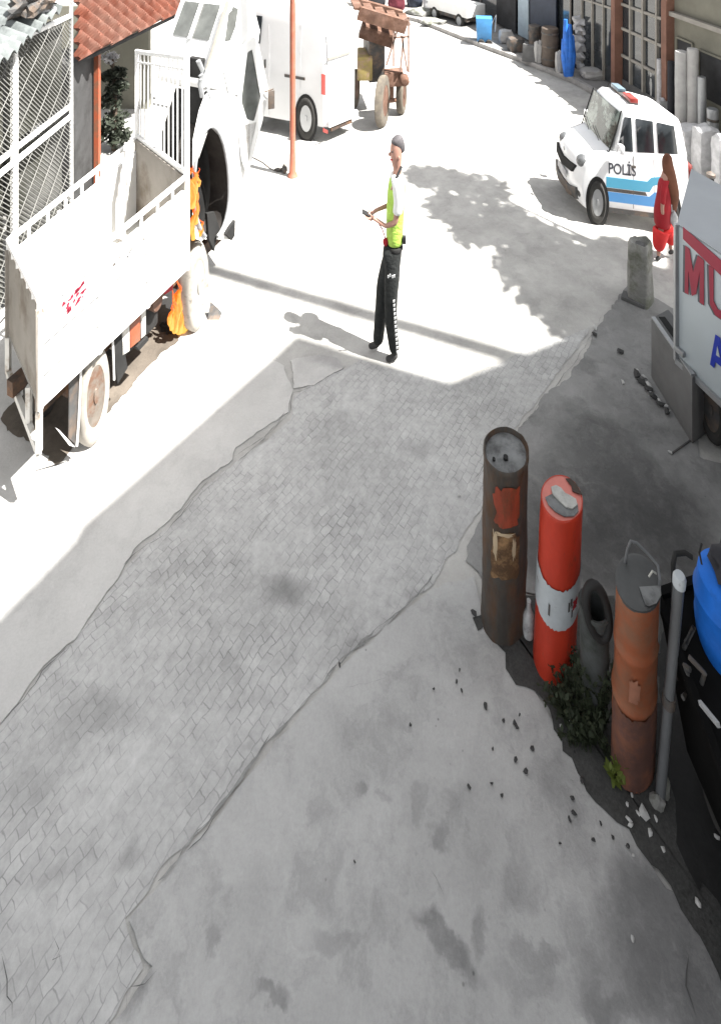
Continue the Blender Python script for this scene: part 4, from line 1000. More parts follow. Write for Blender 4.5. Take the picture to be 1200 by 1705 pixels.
mb.build('windscreen_trim', M['black'], pc, smooth=True)
def sq(s0, z0, s1, z1, m, name, off=.002, th=.004, par=None, b=.0):
    return MB().prism([C(s0,0,z0)-WU*off, C(s1,0,z0)-WU*off, C(s1,0,z1)-WU*off, C(s0,0,z1)-WU*off], -WU*th).build(name, M[m], par or pc, bevel=b, seg=1)
MB().prism([C(s,0,z)-WU*.002 for s, z in ((.285,.57),(.72,.57),(.76,.62),(.93,.66),(.93,.58),(.78,.53),(.74,.45),(.285,.45))], -WU*.003).build('light_blue_stripe', M['polblue'], pc)
MB().prism([C(s,0,z)-WU*.002 for s, z in ((.285,.40),(.74,.40),(.80,.46),(.86,.45),(.82,.29),(.285,.29))], -WU*.003).build('dark_blue_stripe', M['polblue2'], pc)
MB().prism([C(s,0,z)-WU*.0018 for s, z in ((.285,.445),(.70,.445),(.72,.405),(.285,.405))], -WU*.003).build('grey_line', M['darkgrey'], pc)
def text_mesh(body, size, off=0.0):
    cu = bpy.data.curves.new('t', 'FONT'); cu.body = body; cu.size = size; cu.offset = off; cu.align_x = 'LEFT'
    ob = bpy.data.objects.new('t', cu); COL.objects.link(ob); bpy.context.view_layer.update()
    dg = bpy.context.evaluated_depsgraph_get(); me = bpy.data.meshes.new_from_object(ob.evaluated_get(dg))
    vs = [v.co.copy() for v in me.vertices]; fs = [tuple(p.vertices) for p in me.polygons]
    bpy.data.objects.remove(ob); bpy.data.curves.remove(cu); bpy.data.meshes.remove(me); return vs, fs
def put_text(body, o, ex, ey, m, name, par, wid, hei, nrm, off=.0):
    vs, fs = text_mesh(body, 1.0, off); x0 = min(v.x for v in vs); x1 = max(v.x for v in vs); y0 = min(v.y for v in vs); y1 = max(v.y for v in vs)
    o, ex, ey, nrm = map(Vector, (o, ex, ey, nrm))
    P = [o+ex*((v.x-x0)/(x1-x0)*wid)+ey*((v.y-y0)/(y1-y0)*hei)+nrm for v in vs]
    mb = MB().add(P, fs); o_ = mb.build(name, M[m], par); return o_
put_text('POL\u0130S', C(.31,0,.61), PL_, UP, 'signdark', 'lettering', pc, .29, .17, -WU*.004, .02)
# door seams, handles, mirror
for s in (.575,.79): 
    mb = MB(); mb.bar(C(s,0,.24)-WU*.001, C(s,0,.84)-WU*.001, .004, .004); mb.build('door_seam', M['darkgrey'], pc)
for s in (.55,.90): sq(s,.71,s+.045,.735,'darkgrey','door_handle',.004,.01)
sq(.30,.165,.80,.22,'darkgrey','sill',.0,.004)
mb = MB(); q = C(.42,-.07,.93); mb.obox(q, PL_*.025, WU*.035, UP*.05); mb.build('side_mirror', M['carwhite'], pc, bevel=.01)
mb = MB(); q = C(.42,1.07,.93); mb.obox(q, PL_*.025, WU*.035, UP*.05); mb.build('side_mirror', M['carwhite'], pc, bevel=.01)
# wheels
for s in (.19,.94):
    c = C(s,0,.26); mb = MB(); mb.lathe([(.30,0),(.30,.004)], c-WU*.002, -WU, PL_*.42, UP, 28); mb.build('wheel_arch', M['black'], pc)
    wheel(pc, c-WU*.012, PL_, -WU, .262, .098, .08, M['tyre'], M['alloy'], 5)
    wheel(pc, C(s,1,.26)+WU*.01, PL_, WU, .262, .098, .08, M['tyre'], M['alloy'], 0)
# front end
def FR(a, z, out=.008): return C(nose(a)-.036-out-( .0 if z < .55 else -(z-.55)*.22), a, z)
def fpanel(pts, m, name, out=.012, th=.01, b=.003):
    MB().prism([FR(a, z, out) for a, z in pts], PL_*th).build(name, M[m], pc, bevel=b, seg=1)
fpanel([(.14,.60),(.2,.50),(.5,.46),(.8,.50),(.86,.60),(.5,.57)], 'black', 'upper_grille', .022, .03)
fpanel([(.1,.36),(.3,.30),(.7,.30),(.9,.36),(.9,.22),(.7,.19),(.3,.19),(.1,.22)], 'darkgrey', 'lower_grille', .022, .04)
fpanel([(.33,.45),(.67,.45),(.67,.37),(.33,.37)], 'sack', 'number_plate', .026, .006, .001)
for a in (.10,.90):
    mb = MB(); s_ = .07 if a < .5 else .07
    mb.blob(C(nose(a)+.045,a+(.045 if a < .5 else -.07),.665), .082, .085, .078, 3, 0); mb.build('headlight', M['lamp'], pc, smooth=True)
    mb = MB(); mb.lathe([(.03,0),(.045,-.01),(.045,-.04)], C(nose(a)-.034,a,.3), -PL_, WU, UP, 12); mb.build('fog_light', M['darkgrey'], pc, smooth=True)
mb = MB(); mb.lathe([(.022,.0),(.028,-.006)], FR(.5,.66,.02), -PL_, WU, UP, 16); mb.build('badge', M['steel'], pc)
# light bar on the roof
lb = C(.66,.5,1.385); 
mb = MB(); mb.obox(lb-UP*.005, PL_*.05, WU*.24, UP*.018); base_ = mb.build('light_bar', M['darkgrey'], pc, bevel=.008)
mb = MB(); mb.obox(lb+UP*.03-WU*.15, PL_*.045, WU*.10, UP*.028); mb.build('red_lens', M['redlens'], base_, bevel=.012)
mb = MB(); mb.obox(lb+UP*.03+WU*.15, PL_*.045, WU*.10, UP*.028); mb.build('blue_lens', M['bluelens'], base_, bevel=.012)
mb = MB(); mb.tube([C(.54,.75,1.36), C(.60,.75,1.5)], .004, 5); mb.build('aerial', M['black'], pc)
# rear light
mb = MB(); mb.prism([C(LEN+.012,.02,z)+PL_*0 for z in (.5,.8)]+[C(LEN+.012,.14,z) for z in (.8,.5)], PL_*.006); mb.build('tail_light', M['redlens'], pc)

# ------------------------------------------------------------------ person in red beside the police car
rf = G(1106,432); d1 = rf.y
wm = thing('person', 'person in loose red trousers and brown top walking behind the police car', 'person', (rf.x, rf.y, 0))
J = rigger(d1)
V = [J(1106,352,0,7), J(1107,320,0,8), J(1110,290,0,9,11), J(1111,277,0,4.5), J(1111,268,0,6.5), J(1112,258,0,6.5)]; E = chain(0,6)
n = len(V); V += [J(1101,366,-.02,4.5), J(1096,392,-.02,4), J(1094,424,-.02,3)]; E += [(0,n)]+chain(n,3)
n = len(V); V += [J(1112,366,.02,4.5), J(1117,390,.03,4), J(1119,418,.03,3)]; E += [(0,n)]+chain(n,3)
n = len(V); V += [J(1104,292,-.05,4), J(1098,318,-.06,3.4), J(1096,342,-.07,2.8), J(1097,350,-.07,2.4)]; E += [(2,n)]+chain(n,4)
n = len(V); V += [J(1116,292,.04,4), J(1119,318,.03,3.4), J(1118,340,0,2.8), J(1117,348,0,2.4)]; E += [(2,n)]+chain(n,4)
skinned('body', V, E, M['skin'], wm)
V = [J(1103,380,0,13), J(1102,352,0,14), J(1106,322,0,12), J(1109,292,0,12,14), J(1104,294,-.05,5.5), J(1098,318,-.06,5), J(1097,334,-.07,4.4), J(1117,294,.04,5.5), J(1120,318,.03,5), J(1119,334,0,4.4)]
E = chain(0,4)+[(3,4),(4,5),(5,6),(3,7),(7,8),(8,9)]; skinned('coat', V, E, M['redcloth'], wm)
V = [J(1118,350,-.02,5), J(1117,318,-.05,9), J(1112,290,-.03,10.5), J(1110,268,0,9), J(1112,254,0,6)]; skinned('headscarf', V, chain(0,5), M['brown'], wm)
V = [J(1105,368,0,14), J(1097,384,-.03,13), J(1094,400,-.03,11), J(1094,416,-.02,7), J(1115,384,.03,13), J(1119,398,.03,11), J(1119,411,.03,7)]
skinned('trousers', V, [(0,1),(1,2),(2,3),(0,4),(4,5),(5,6)], M['brightred'], wm)
for x, y, o_ in ((1094,427,-.02),(1120,422,.03)):
    V = [J(x+3,y-4,o_,3.6), J(x,y+1,o_,3.4), J(x-5,y+3,o_,2.6)]; skinned('shoe', V, chain(0,3), M['boot'], wm, 1)
V = [J(1103,270,0,1.2)]
mb = MB(); mb.blob(D(1116,358,d1)+Vector((.0,-.06,0)), .036, .03, .085, 3, .12, 2, 4); mb.tube([D(1113,346,d1)+Vector((0,-.06,0)), D(1112,335,d1)+Vector((0,-.06,0)), D(1119,336,d1)+Vector((0,-.06,0))], .006, 5)
free(mb, 'grey_bag', M['sack'], 'grey carrier bag held by the person in red trousers', 'bag', smooth=True)

# ------------------------------------------------------------------ old concrete post by the roadside
b0 = G(1066,500)
mb = MB(); n = 14; rr = random.Random(2); vs = []; fs = []
sq_ = [(-1.08,-.12),(-1,-.22),(-.5,-.68),(-.08,-1.12),(.08,-1.12),(.5,-.68),(1,-.22),(1.08,-.12),(.9,.6),(.1,1.1),(-.1,1.1),(-.9,.6)]; n = len(sq_)
lv = [(0,.118),(.06,.112),(.28,.106),(.45,.104),(.53,.10),(.575,.088)]
for j, (z, r) in enumerate(lv):
    for k, (a, b) in enumerate(sq_):
        jz = noise.noise(Vector((a*2, b*2, z*5)))*.012
        zz = z+(.05*noise.noise(Vector((a*3, b*3, 1.3))) if j >= 4 else 0)
        vs.append(b0+Vector((a*(r+jz), b*(r+jz)*.9, max(0, zz))))
for j in range(len(lv)-1):
    for k in range(n): fs.append((j*n+k, j*n+(k+1) % n, (j+1)*n+(k+1) % n, (j+1)*n+k))
t0_ = len(vs)
for k, (a, b) in enumerate(sq_): vs.append(b0+Vector((a*.062, b*.055, .535)))
for k in range(n): fs.append(((len(lv)-1)*n+k, (len(lv)-1)*n+(k+1) % n, t0_+(k+1) % n, t0_+k))
vs.append(b0+Vector((0,0,.50))); 
for k in range(n): fs.append((t0_+k, t0_+(k+1) % n, len(vs)-1))
mb.add(vs, fs); cp = thing('concrete_post', 'squat grey concrete post with a broken hollow top near the police car', 'post', b0)
mb.build('shaft', M['concrete'], cp, bevel=.004, seg=1)
mb = MB(); mb.blob(b0+Vector((.0,.0,.515)), .05, .05, .03, 2, .4, 3, 5); mb.build('rubble_fill', M['darkconc'], cp)
mb = MB(); q = G(1058,500); mb.obox(q+UP*.02+Vector((-.03,-.02,0)), Vector((.08,-.06,0)), Vector((.03,.04,0)), UP*.022); mb.build('footing', M['darkconc'], cp, bevel=.006)

# ------------------------------------------------------------------ low concrete trough and box truck at the right edge
q1, q2 = G(1083,628), G(1152,742); tv = (q2-q1).normalized()
lt = thing('concrete_trough', 'low grey concrete wall with a dark slot on top beneath the truck sign', 'wall', q1)
wv = Vector((.20,.10,0)); hh = UP*.48
MB().box8([q1, q2, q2+wv, q1+wv], [q1+hh, q2+hh, q2+wv+hh, q1+wv+hh]).build('wall', mat('grey_wall', (.13,.13,.13), .9, var=.2, scale=3, bump=.3), lt, bevel=.02)
a_ = q1.lerp(q2,.08)+wv*.45+hh; b_ = q1.lerp(q2,.95)+wv*.45+hh
MB().bar(a_+UP*.001, b_+UP*.001, .05, .01).build('slot', M['black'], lt)
MB().bar(q1.lerp(q2,.02)+wv*.1+hh+UP*.004, q1.lerp(q2,.98)+wv*.1+hh+UP*.004, .03, .012).build('edge_strip', M['steel'], lt)

RA = Vector((2.342,4.0,0)); rdv = Vector((.125,-.36,0)).normalized(); bdv = Vector((.60,.80,0)).normalized()
bx = thing('box_truck', 'white box truck with big red and blue lettering parked at the right edge', 'truck', RA)
def RP(x, y, off=.0): return PLANE(RA, RA+rdv, x, y)+RN*off
RN = Vector((rdv.y, -rdv.x, 0)); RN = RN if RN.x < 0 else -RN
Lb = 2.3; z0_, z1_ = .45, 1.46
cs = [RA, RA+rdv*Lb, RA+rdv*Lb+bdv*.95, RA+bdv*.95]
MB().box8([c+UP*z0_ for c in cs], [c+UP*(z1_-.012) for c in cs]).build('box_body', M['panelwhite'], bx, bevel=.01)
cs2 = [c+ (bdv*.0) for c in cs]
MB().box8([c+UP*(z1_-.008) for c in cs], [c+UP*z1_ for c in cs]).build('box_roof', M['boxroof'], bx)
mb = MB(); mb.bar(RA+UP*z0_+RN*.012, RA+rdv*Lb+UP*z0_+RN*.012, .02, .04); mb.bar(RA+UP*z0_+RN*.01, RA+UP*z1_+RN*.01, .025, .025); mb.build('corner_trim', M['steel'], bx)
mb = MB(); mb.obox(RP(1133,583)+RN*.015, rdv*.04, RN*.012, UP*.02); mb.build('latch', M['steel'], bx, bevel=.004)
def rpoly(pts, m, name, off=.005): MB().prism([RP(x, y, off) for x, y in pts], RN*.003).build(name, M[m], bx)
rpoly([(1138,377),(1205,436),(1205,462),(1138,397)], 'signred', 'red_band')
# letters traced as strokes: M, U (red with grey shade), A (blue)
Mx = [(1142,408),(1149,414),(1155,452),(1163,424),(1173,433),(1173,508),(1166,502),(1166,452),(1160,489),(1153,492),(1147,450),(1147,490),(1141,486)]
rpoly([(x-4, y-1) for x, y in Mx], 'signdark', 'letter_shade', .002); rpoly(Mx, 'signred', 'letter_m', .006)
Ux = [(1181,440),(1189,447),(1189,500),(1196,514),(1206,518),(1206,534),(1192,524),(1183,506)]
rpoly([(x-4, y-1) for x, y in Ux], 'signdark', 'letter_shade', .002); rpoly(Ux, 'signred', 'letter_u', .006)
rpoly([(1206,456),(1214,462),(1214,540),(1206,534)], 'signred', 'letter_u', .0062)
Ax = [(1183,606),(1192,556),(1200,562),(1212,630),(1204,622),(1202,610),(1192,602),(1190,612)]
rpoly(Ax, 'signblue', 'letter_a', .006)
rpoly([(1194,590),(1196,575),(1200,594)], 'panelwhite', 'letter_counter', .010)
# wheels below
for (x, y, nm_) in ((1172,740,0),(1196,752,1)):
    g_ = G(x, y); wheel(bx, Vector((g_.x+.05, g_.y, .24)), rdv, RN, .24, .10, .12, M['tyre'], M['darkgrey'], 5)
g_ = G(1215,800); wheel(bx, Vector((g_.x+.1, g_.y-.4, .24)), rdv, RN, .24, .12, .12, M['tyre'], M['darkgrey'], 0)
mb = MB(); mb.bar(RA+rdv*.3+RN*-.15+UP*.40, RA+rdv*Lb+RN*-.15+UP*.40, .08, .09); mb.bar(RA+rdv*.3+RN*-.5+UP*.40, RA+rdv*Lb+RN*-.5+UP*.40, .08, .09); mb.build('chassis', M['black'], bx)

# ------------------------------------------------------------------ the pipe bollards
E2 = (0,1,0)
def e2for(b): return Vector((.62*b.x/b.y, 1, 0))
def strip_on(mb, base, r, ax, z0, z1, a0, a1, slant=0, n=18, out=.003, jag=0, wav=0):
    """patch of paint on a round pipe: z range between angles, slanted"""
    vs = []; fs = []
    for i in range(n+1):
        a = a0+(a1-a0)*i/n; dv = Vector((math.cos(a), 0, 0))+e2for(base)*math.sin(a); sl_ = slant*math.sin(a)
        za = z0+sl_+(noise.noise(Vector((i*.9, 1.1, base.x*5)))*jag); zb = z1+sl_+(noise.noise(Vector((i*.8, 5.2, base.x*3)))*jag)
        for z in (za, zb):
            c = base+ax*z; vs.append(c+dv*(r+out))
    for i in range(n): fs.append((2*i, 2*i+2, 2*i+3, 2*i+1))
    mb.add(vs, fs); return mb
def patch_on(mb, base, r, ax, ac, zc, wa, wz, out=.003, seed=0, jag=.35, n=30, inner=5):
    ring = []
    for j in range(inner+1):
        f = j/inner; row = []
        for i in range(n):
            th = i*2*math.pi/n; q = 1+jag*noise.noise(Vector((math.cos(th)*2.2, math.sin(th)*2.2, seed)))*1.6 + jag*.5*noise.noise(Vector((math.cos(th)*6, math.sin(th)*6, seed+4)))
            cx = math.copysign(abs(math.cos(th))**.55, math.cos(th)); cz = math.copysign(abs(math.sin(th))**.55, math.sin(th))
            a = ac+wa*f*q*cx; z = zc+wz*f*q*cz
            row.append(base+ax*z+(Vector((math.cos(a),0,0))+e2for(base)*math.sin(a))*(r+out))
        ring.append(row)
    vs = [p for row in ring for p in row]
    fs = [(j*n+i, j*n+(i+1) % n, (j+1)*n+(i+1) % n, (j+1)*n+i) for j in range(inner) for i in range(n)]
    mb.add(vs, fs); return mb
def bollard(name, label, b, tz, topx, r, m, grp=None):
    t = thing(name, label, 'bollard', b); ax = Vector((topx-b.x, 0, tz)); ax = ax/tz
    return t, ax
# 1 burnt rusty pipe
b1 = Vector((.776,2.936,0)); t1, ax1 = bollard('pipe_bollard', 'burnt brown and grey steel pipe bollard, leftmost of three, with peeling cream patch', b1, .90, .789, .121, None)
r1 = .121
MB().lathe([(r1*1.02,0),(r1*1.01,.04),(r1,.06),(r1,.3),(r1*1.012,.31),(r1,.32),(r1,.62),(r1*1.01,.63),(r1,.64),(r1,.885),(r1*1.035,.887),(r1*1.035,.905),(r1*.98,.912),(r1*.93,.90),(r1*.9,.885),(r1*.2,.882),(.001,.882)], b1, ax1, e2=e2for(b1), n=44, rough=.04).build('pipe', M['pipe_rust'], t1, smooth=True, ang=50)
MB().lathe([(r1*.91,.888),(r1*.5,.893),(.001,.891)], b1, ax1, e2=e2for(b1), n=36).build('lid', M['lidgrey'], t1, smooth=True)
mb = MB(); mb.lathe([(.013,0),(.013,.014)], b1+ax1*.892+Vector((-.01,-.035,0)), n=10); mb.lathe([(.008,0),(.008,.01)], b1+ax1*.892+Vector((-.075,-.04,0)), n=8); mb.build('lid_hole', M['black'], t1)
mb = MB(); patch_on(mb, b1, r1, ax1, R(-92), .73, R(32), .10, .0055, 1, .25); mb.build('red_patch', M['patchred'], t1)
mb = MB(); patch_on(mb, b1, r1, ax1, R(-93), .47, R(36), .125, .0055, 5, .2); mb.build('cream_patch', M['paleflake'], t1)
mb = MB(); patch_on(mb, b1, r1, ax1, R(-97), .592, R(20), .010, .0075, 2, .5); mb.build('cream_patch', mat('cream_flake', (.42,.33,.22), .7, var=.3), t1)
mb = MB(); patch_on(mb, b1, r1, ax1, R(-119), .53, R(5), .06, .0075, 7, .5); mb.build('cream_patch', bpy.data.materials['cream_flake'], t1)
mb = MB(); patch_on(mb, b1, r1, ax1, R(-74), .52, R(4), .05, .0075, 8, .6); mb.build('cream_patch', bpy.data.materials['cream_flake'], t1)
# 2 red and white
b2 = Vector((.995,2.78,0)); t2, ax2 = bollard('pipe_bollard', 'bright red pipe bollard with a chipped white band, middle of three', b2, .825, 1.035, .108, None)
r2 = .108
MB().lathe([(r2,0),(r2,.3),(r2,.81),(r2*1.0,.818),(r2*.97,.825),(r2*.94,.824)], b2, ax2, e2=e2for(b2), n=44, rough=.02, cap=False).build('pipe', M['redpaint'], t2, smooth=True, ang=50)
MB().lathe([(r2*.985,.822),(r2*.6,.826),(.001,.824)], b2, ax2, e2=e2for(b2), n=36).build('lid', M['lidpink'], t2, smooth=True)
mb = MB(); q = b2+ax2*.83; star = [(-.5,.45),(-.15,.55),(.1,.4),(.25,.12),(.5,.0),(.78,-.2),(.75,-.5),(.35,-.72),(.0,-.62),(-.3,-.3),(-.55,.05)]
mb.prism([q+Vector((a*.085, b*.085, .0)) for a, b in star], (0,0,.008)); mb.build('bent_plate', M['silver'], t2, bevel=.003)
mb = MB(); q = b2+ax2*.829; mb.prism([q+Vector((a*r2*.9, b*r2*.9, 0)) for a, b in ((-.9,-.05),(-.5,.1),(-.1,-.1),(.7,-.35),(.6,-.68),(.3,-.9),(-.2,-.92),(-.6,-.7),(-.85,-.4))], (0,0,.0025)); mb.build('grey_patch', M['lidgrey'], t2)
mb = MB(); q = b2+ax2*.829; mb.prism([q+Vector((a*r2, b*r2, 0)) for a, b in ((.45,.75),(.62,.45),(.58,.2),(.85,.1),(.99,.05),(.9,.5),(.7,.75))], (0,0,.004)); mb.build('torn_edge', M['chassis'], t2)
mb = MB(); strip_on(mb, b2, r2, ax2, .335, .53, R(-185), R(5), .045, 40, .0045, .012); mb.build('white_band', M['bandwhite'], t2)
mb = MB()
for (a0, a1, za, zb) in ((-72,-67,.42,.47),(-62,-58,.38,.42),(-66,-60,.44,.48),(-122,-117,.39,.45)):
    strip_on(MB(), b2, r2, ax2, za, zb, R(a0), R(a1), .045, 3, .007, .02).build('scratch', M['darkgrey'], t2)
mb = MB(); patch_on(mb, b2, r2, ax2, R(-50), .395, R(8), .025, .007, 3, .6); mb.build('red_scuff', M['redcloth'], t2)
# 3 orange rusty
b3 = Vector((1.234,2.457,0)); t3, ax3 = bollard('pipe_bollard', 'orange-brown ribbed pipe bollard with a wire loop over its dark lid, rightmost of three', b3, .814, 1.261, .1, None)
r3 = .098
MB().lathe([(r3,0),(r3,.33),(r3*1.05,.335),(r3*1.06,.35),(r3*1.0,.36),(r3,.55),(r3*1.05,.56),(r3*1.05,.575),(r3*.99,.585),(r3,.78),(r3*1.02,.80),(r3*1.0,.808),(r3*.94,.80),(.001,.80)], b3, ax3, e2=e2for(b3), n=44, rough=.03).build('pipe', M['orangepipe'], t3, smooth=True, ang=50)
MB().lathe([(r3*1.03,.798),(r3*1.04,.812),(r3*.9,.818),(.001,.816)], b3, ax3, e2=e2for(b3), n=36).build('lid', mat('dark_lid', (.055,.057,.057), .5, .2, var=.3), t3, smooth=True)
q = b3+ax3*.8215; MB().prism([q+Vector((a*r3*.95, b*r3*.95, 0)) for a, b in ((-.1,-.3),(.95,-.25),(.8,-.6),(.4,-.9),(0,-1),(-.15,-.95))], (0,0,.002)).build('lid_patch', M['lidgrey'], t3)
mb = MB(); L3 = [D(1040,938,2.52),D(1044,915,2.53),D(1050,901,2.53),D(1060,904,2.53),D(1080,924,2.51),D(1095,942,2.48),D(1098,965,2.44),D(1096,1010,2.42),D(1096,1085,2.43)]
mb.tube(L3, .006, 8); mb.build('wire_loop', M['greypipe'], t3, smooth=True)
mb = MB(); mb.tube([D(1080,960,2.38),D(1086,951,2.38),D(1092,955,2.38)], .004, 6); mb.build('hook', M['silver'], t3, smooth=True)
mb = MB(); patch_on(mb, b3, r3*1.0, ax3, R(-104), .455, R(13), .05, .0065, 3, .3); mb.build('rust_scab', mat('pale_rust', (.3,.13,.08), .7, var=.3), t3)
mb = MB(); strip_on(mb, b3, r3, ax3, .02, .33, R(-170), R(-10), 0, 30, .0045, .02); mb.build('stained_foot', mat('brown_stain', (.095,.045,.035), .8, var=.3, scale=8, c2=(.15,.06,.035), c2scale=9), t3)

# open grey pipe between bollards
b4 = Vector((1.125,2.60,0))
t4 = thing('open_pipe', 'short grey open-ended pipe between the red and the orange bollard', 'pipe', b4)
mb = MB(); mb.lathe([(.062,0),(.064,.3),(.065,.53),(.072,.55),(.068,.562),(.056,.555),(.052,.40),(.05,.3)], b4, (-.03,-.06,1), n=28, rough=.05, cap=False); mb.build('pipe_wall', mat('grimy_grey_pipe', (.055,.06,.06), .8, var=.35, c2=(.03,.035,.03), c2scale=8), t4, smooth=True)
mb = MB(); mb.lathe([(.05,.36),(.001,.36)], b4, (-.03,-.06,1), n=20); mb.build('dark_inside', M['black'], t4)
mb = MB(); c_ = D(994,1018,2.53); ring = [c_+Vector((math.cos(a)*.050+math.sin(a)*-.012, math.sin(a)*.02, math.sin(a)*.10)) for a in [k*2*math.pi/20 for k in range(21)]]
mb.tube(ring, .019, 10); free(mb, 'rubber_ring', mat('black_rubber', (.012,.012,.012), .7, var=.2), 'thick black rubber ring leaning on the mouth of the open grey pipe', 'rubber ring', smooth=True)
# weeds
def weed(name, label, x, y, h, n, seed, m='leafy', spread=.07, ls=.022):
    b = G(x, y); rr = random.Random(seed); t = thing(name, label, 'weed', b); st = MB(); lf = MB()
    for k in range(n):
        a = rr.uniform(0, 6.28); L = rr.uniform(.3, 1)*h; tip = b+Vector((math.cos(a)*spread*rr.uniform(.4,1.8), math.sin(a)*spread*rr.uniform(.2,.9), L))
        mid = b.lerp(tip, .5)+UP*L*.12; st.tube([b+Vector((rr.uniform(-.03,.03), rr.uniform(-.03,.03), 0)), mid, tip], [.003,.002,.001], 4)
        for j in range(11):
            f = rr.uniform(.15, 1); p = b.lerp(mid, f*2) if f < .5 else mid.lerp(tip, f*2-1)
            d_ = Vector((rr.uniform(-1,1), rr.uniform(-1,1), rr.uniform(-.3,.8))).normalized(); s_ = d_.cross(UP).normalized() if abs(d_.z) < .95 else Vector((1,0,0)); l = ls*rr.uniform(.6,1.6)
            lf.add([p, p+d_*l*.5+s_*l*.28, p+d_*l, p+d_*l*.5-s_*l*.28], [(0,1,2,3)])
    st.build('stem', M[m], t); lf.build('leaves', M[m], t)
weed('weed', 'tall dark green weed growing between the red and the orange bollard', 992,1225,.42,14,1)
weed('weed', 'low spreading weed at the foot of the red and white bollard', 935,1165,.14,12,2)
weed('weed', 'leafy weed climbing beside the open grey pipe', 968,1200,.34,12,3)
weed('weed', 'small yellow-green weed sprig at the foot of the orange bollard', 1024,1302,.13,8,4,'leafyellow',.03,.028)
weed('weed', 'thin dusty weed under the left side of the orange bollard', 1010,1260,.22,8,5)
weed('weed', 'bushy dark weed against the right side of the red bollard', 962,1150,.25,16,7)
weed('weed', 'dark weed spreading in front of the open grey pipe', 975,1245,.2,16,8)
weed('weed', 'tall dark weed leaning on the left side of the orange bollard', 1002,1215,.36,14,10)
weed('weed', 'wiry dark weed in the dirt right below the red bollard', 946,1192,.16,14,11)
weed('weed', 'low dark weed tuft in the dirt in front of the open pipe', 955,1235,.10,10,6)

# thin leaning pipe with bracket
pb1 = G(1098,1335); pt1 = D(1131,962,2.40)
lp = thing('leaning_pipe', 'thin grey pipe leaning beside the orange bollard with a white cap', 'pipe', pb1)
MB().tube([pb1, pb1.lerp(pt1,.5), pt1], [.019,.021,.022], 14).build('pipe', M['greypipe'], lp, smooth=True)
MB().lathe([(.026,-.03),(.027,.0),(.02,.012),(.004,.014)], pt1, (pt1-pb1).normalized(), n=14).build('cap', M['bandwhite'], lp, smooth=True)
mb = MB(); m_ = pb1.lerp(pt1,.45); mb.lathe([(.026,-.02),(.027,0),(.026,.02)], m_, (pt1-pb1).normalized(), n=14); mb.build('joint_ring', M['darkgrey'], lp, smooth=True)
mb = MB(); L4 = [D(1122,985,2.42),D(1120,940,2.44),D(1124,922,2.46),D(1140,920,2.47),D(1152,928,2.46)]; mb.tube(L4, .010, 8); mb.tube([D(1122,985,2.42),D(1121,1040,2.42)], .012, 8); mb.build('bracket', M['black'], lp, smooth=True)
mb = MB(); mb.blob(G(1104,1322)+UP*.03, .03, .03, .06, 2, .25, 2, 7); mb.blob(G(1094,1342)+UP*.015, .03, .025, .03, 2, .3, 2, 8)
free(mb, 'concrete_chunk', M['concrete'], 'grey concrete chunk holding the foot of the thin leaning pipe', 'concrete chunk')

# black skip with the blue drum
sk0 = Vector((1.62,2.15,0))
skp = thing('scrap_cart', 'black metal scrap cart in deep shade at the right edge under the blue drum', 'cart', sk0)
mb = MB(); M['matteblack'] = mat('sooty_black', (.008,.008,.008), .98, var=.3, spec=.03)
c_ = [Vector((1.46,2.42,.10)), Vector((1.50,1.9,.10)), Vector((2.2,1.9,.10)), Vector((2.2,2.6,.10))]; c5 = [Vector((1.40,2.55,.62)), Vector((1.42,1.86,.46)), Vector((2.05,1.86,.5)), Vector((2.05,2.7,.62))]
mb.box8(c_, c5); mb.build('tub', M['matteblack'], skp, bevel=.004)
mb = MB(); mb.bar(c5[0]+UP*.006, c5[1]+UP*.006, .03, .03); mb.bar(c5[0]+UP*.006, c5[3]+UP*.006, .03, .03); mb.build('rim_bar', M['matteblack'], skp)
for (x, y) in ((1.55,2.3),(1.58,2.0)): wheel(skp, Vector((x-.05,y,.1)), (0,1,0), (-1,0,0), .1, .1, .05, M['tyre'], M['darkgrey'], 0)
mb = MB(); mb.bar(D(1165,1170,2.1), D(1196,1208,2.0), .012, .012); mb.build('handle', M['steel'], skp)
bd = D(1212,1015,2.40)
dr2 = thing('plastic_drum', 'bright blue plastic drum at the right edge above the dark scrap cart', 'drum', Vector((bd.x,bd.y,.60)))
bb = Vector((bd.x, bd.y, .60)); zt = .29
MB().lathe([(.06,-.12),(.10,-.05),(.125,zt*.1),(.132,zt*.3),(.126,zt*.34),(.135,zt*.6),(.138,zt*.66),(.13,zt*.7),(.12,zt*.93),(.09,zt),(.001,zt)], bb, (.05,.05,1), n=40).build('drum_body', M['blue'], dr2, smooth=True)
mb = MB(); mb.lathe([(.03,0),(.03,.03),(.001,.032)], bb+UP*zt+Vector((.05,-.03,.0)), n=14); mb.build('bung', M['black'], dr2, smooth=True)
mb = MB(); mb.blob(bb+Vector((.07,.03,zt+.03)), .11, .09, .05, 3, .25, 2, 5)
free(mb, 'black_sack', M['blackcloth'], 'crumpled black sack lying on top of the blue drum', 'sack', smooth=True)
mb = MB(); mb.tube([D(1168,940,2.36), D(1164,920,2.38), D(1168,905,2.4)], .004, 6); free(mb, 'wire_scrap', M['black'], 'thin black wire sticking up beside the blue drum', 'wire')
mb = MB(); rr = random.Random(9)
for k in range(5):
    a = D(rr.uniform(1135,1160), rr.uniform(1060,1150), rr.uniform(2.3,2.5)); mb.tube([a, a+Vector((rr.uniform(-.05,.05), rr.uniform(-.05,.05), rr.uniform(-.1,.1))), a+Vector((rr.uniform(-.06,.06),0,rr.uniform(-.15,0)))], .009, 6)
free(mb, 'scrap_wire', M['darkgrey'], 'tangle of dark hoses hanging between the leaning pipe and the cart', 'hoses', smooth=True)

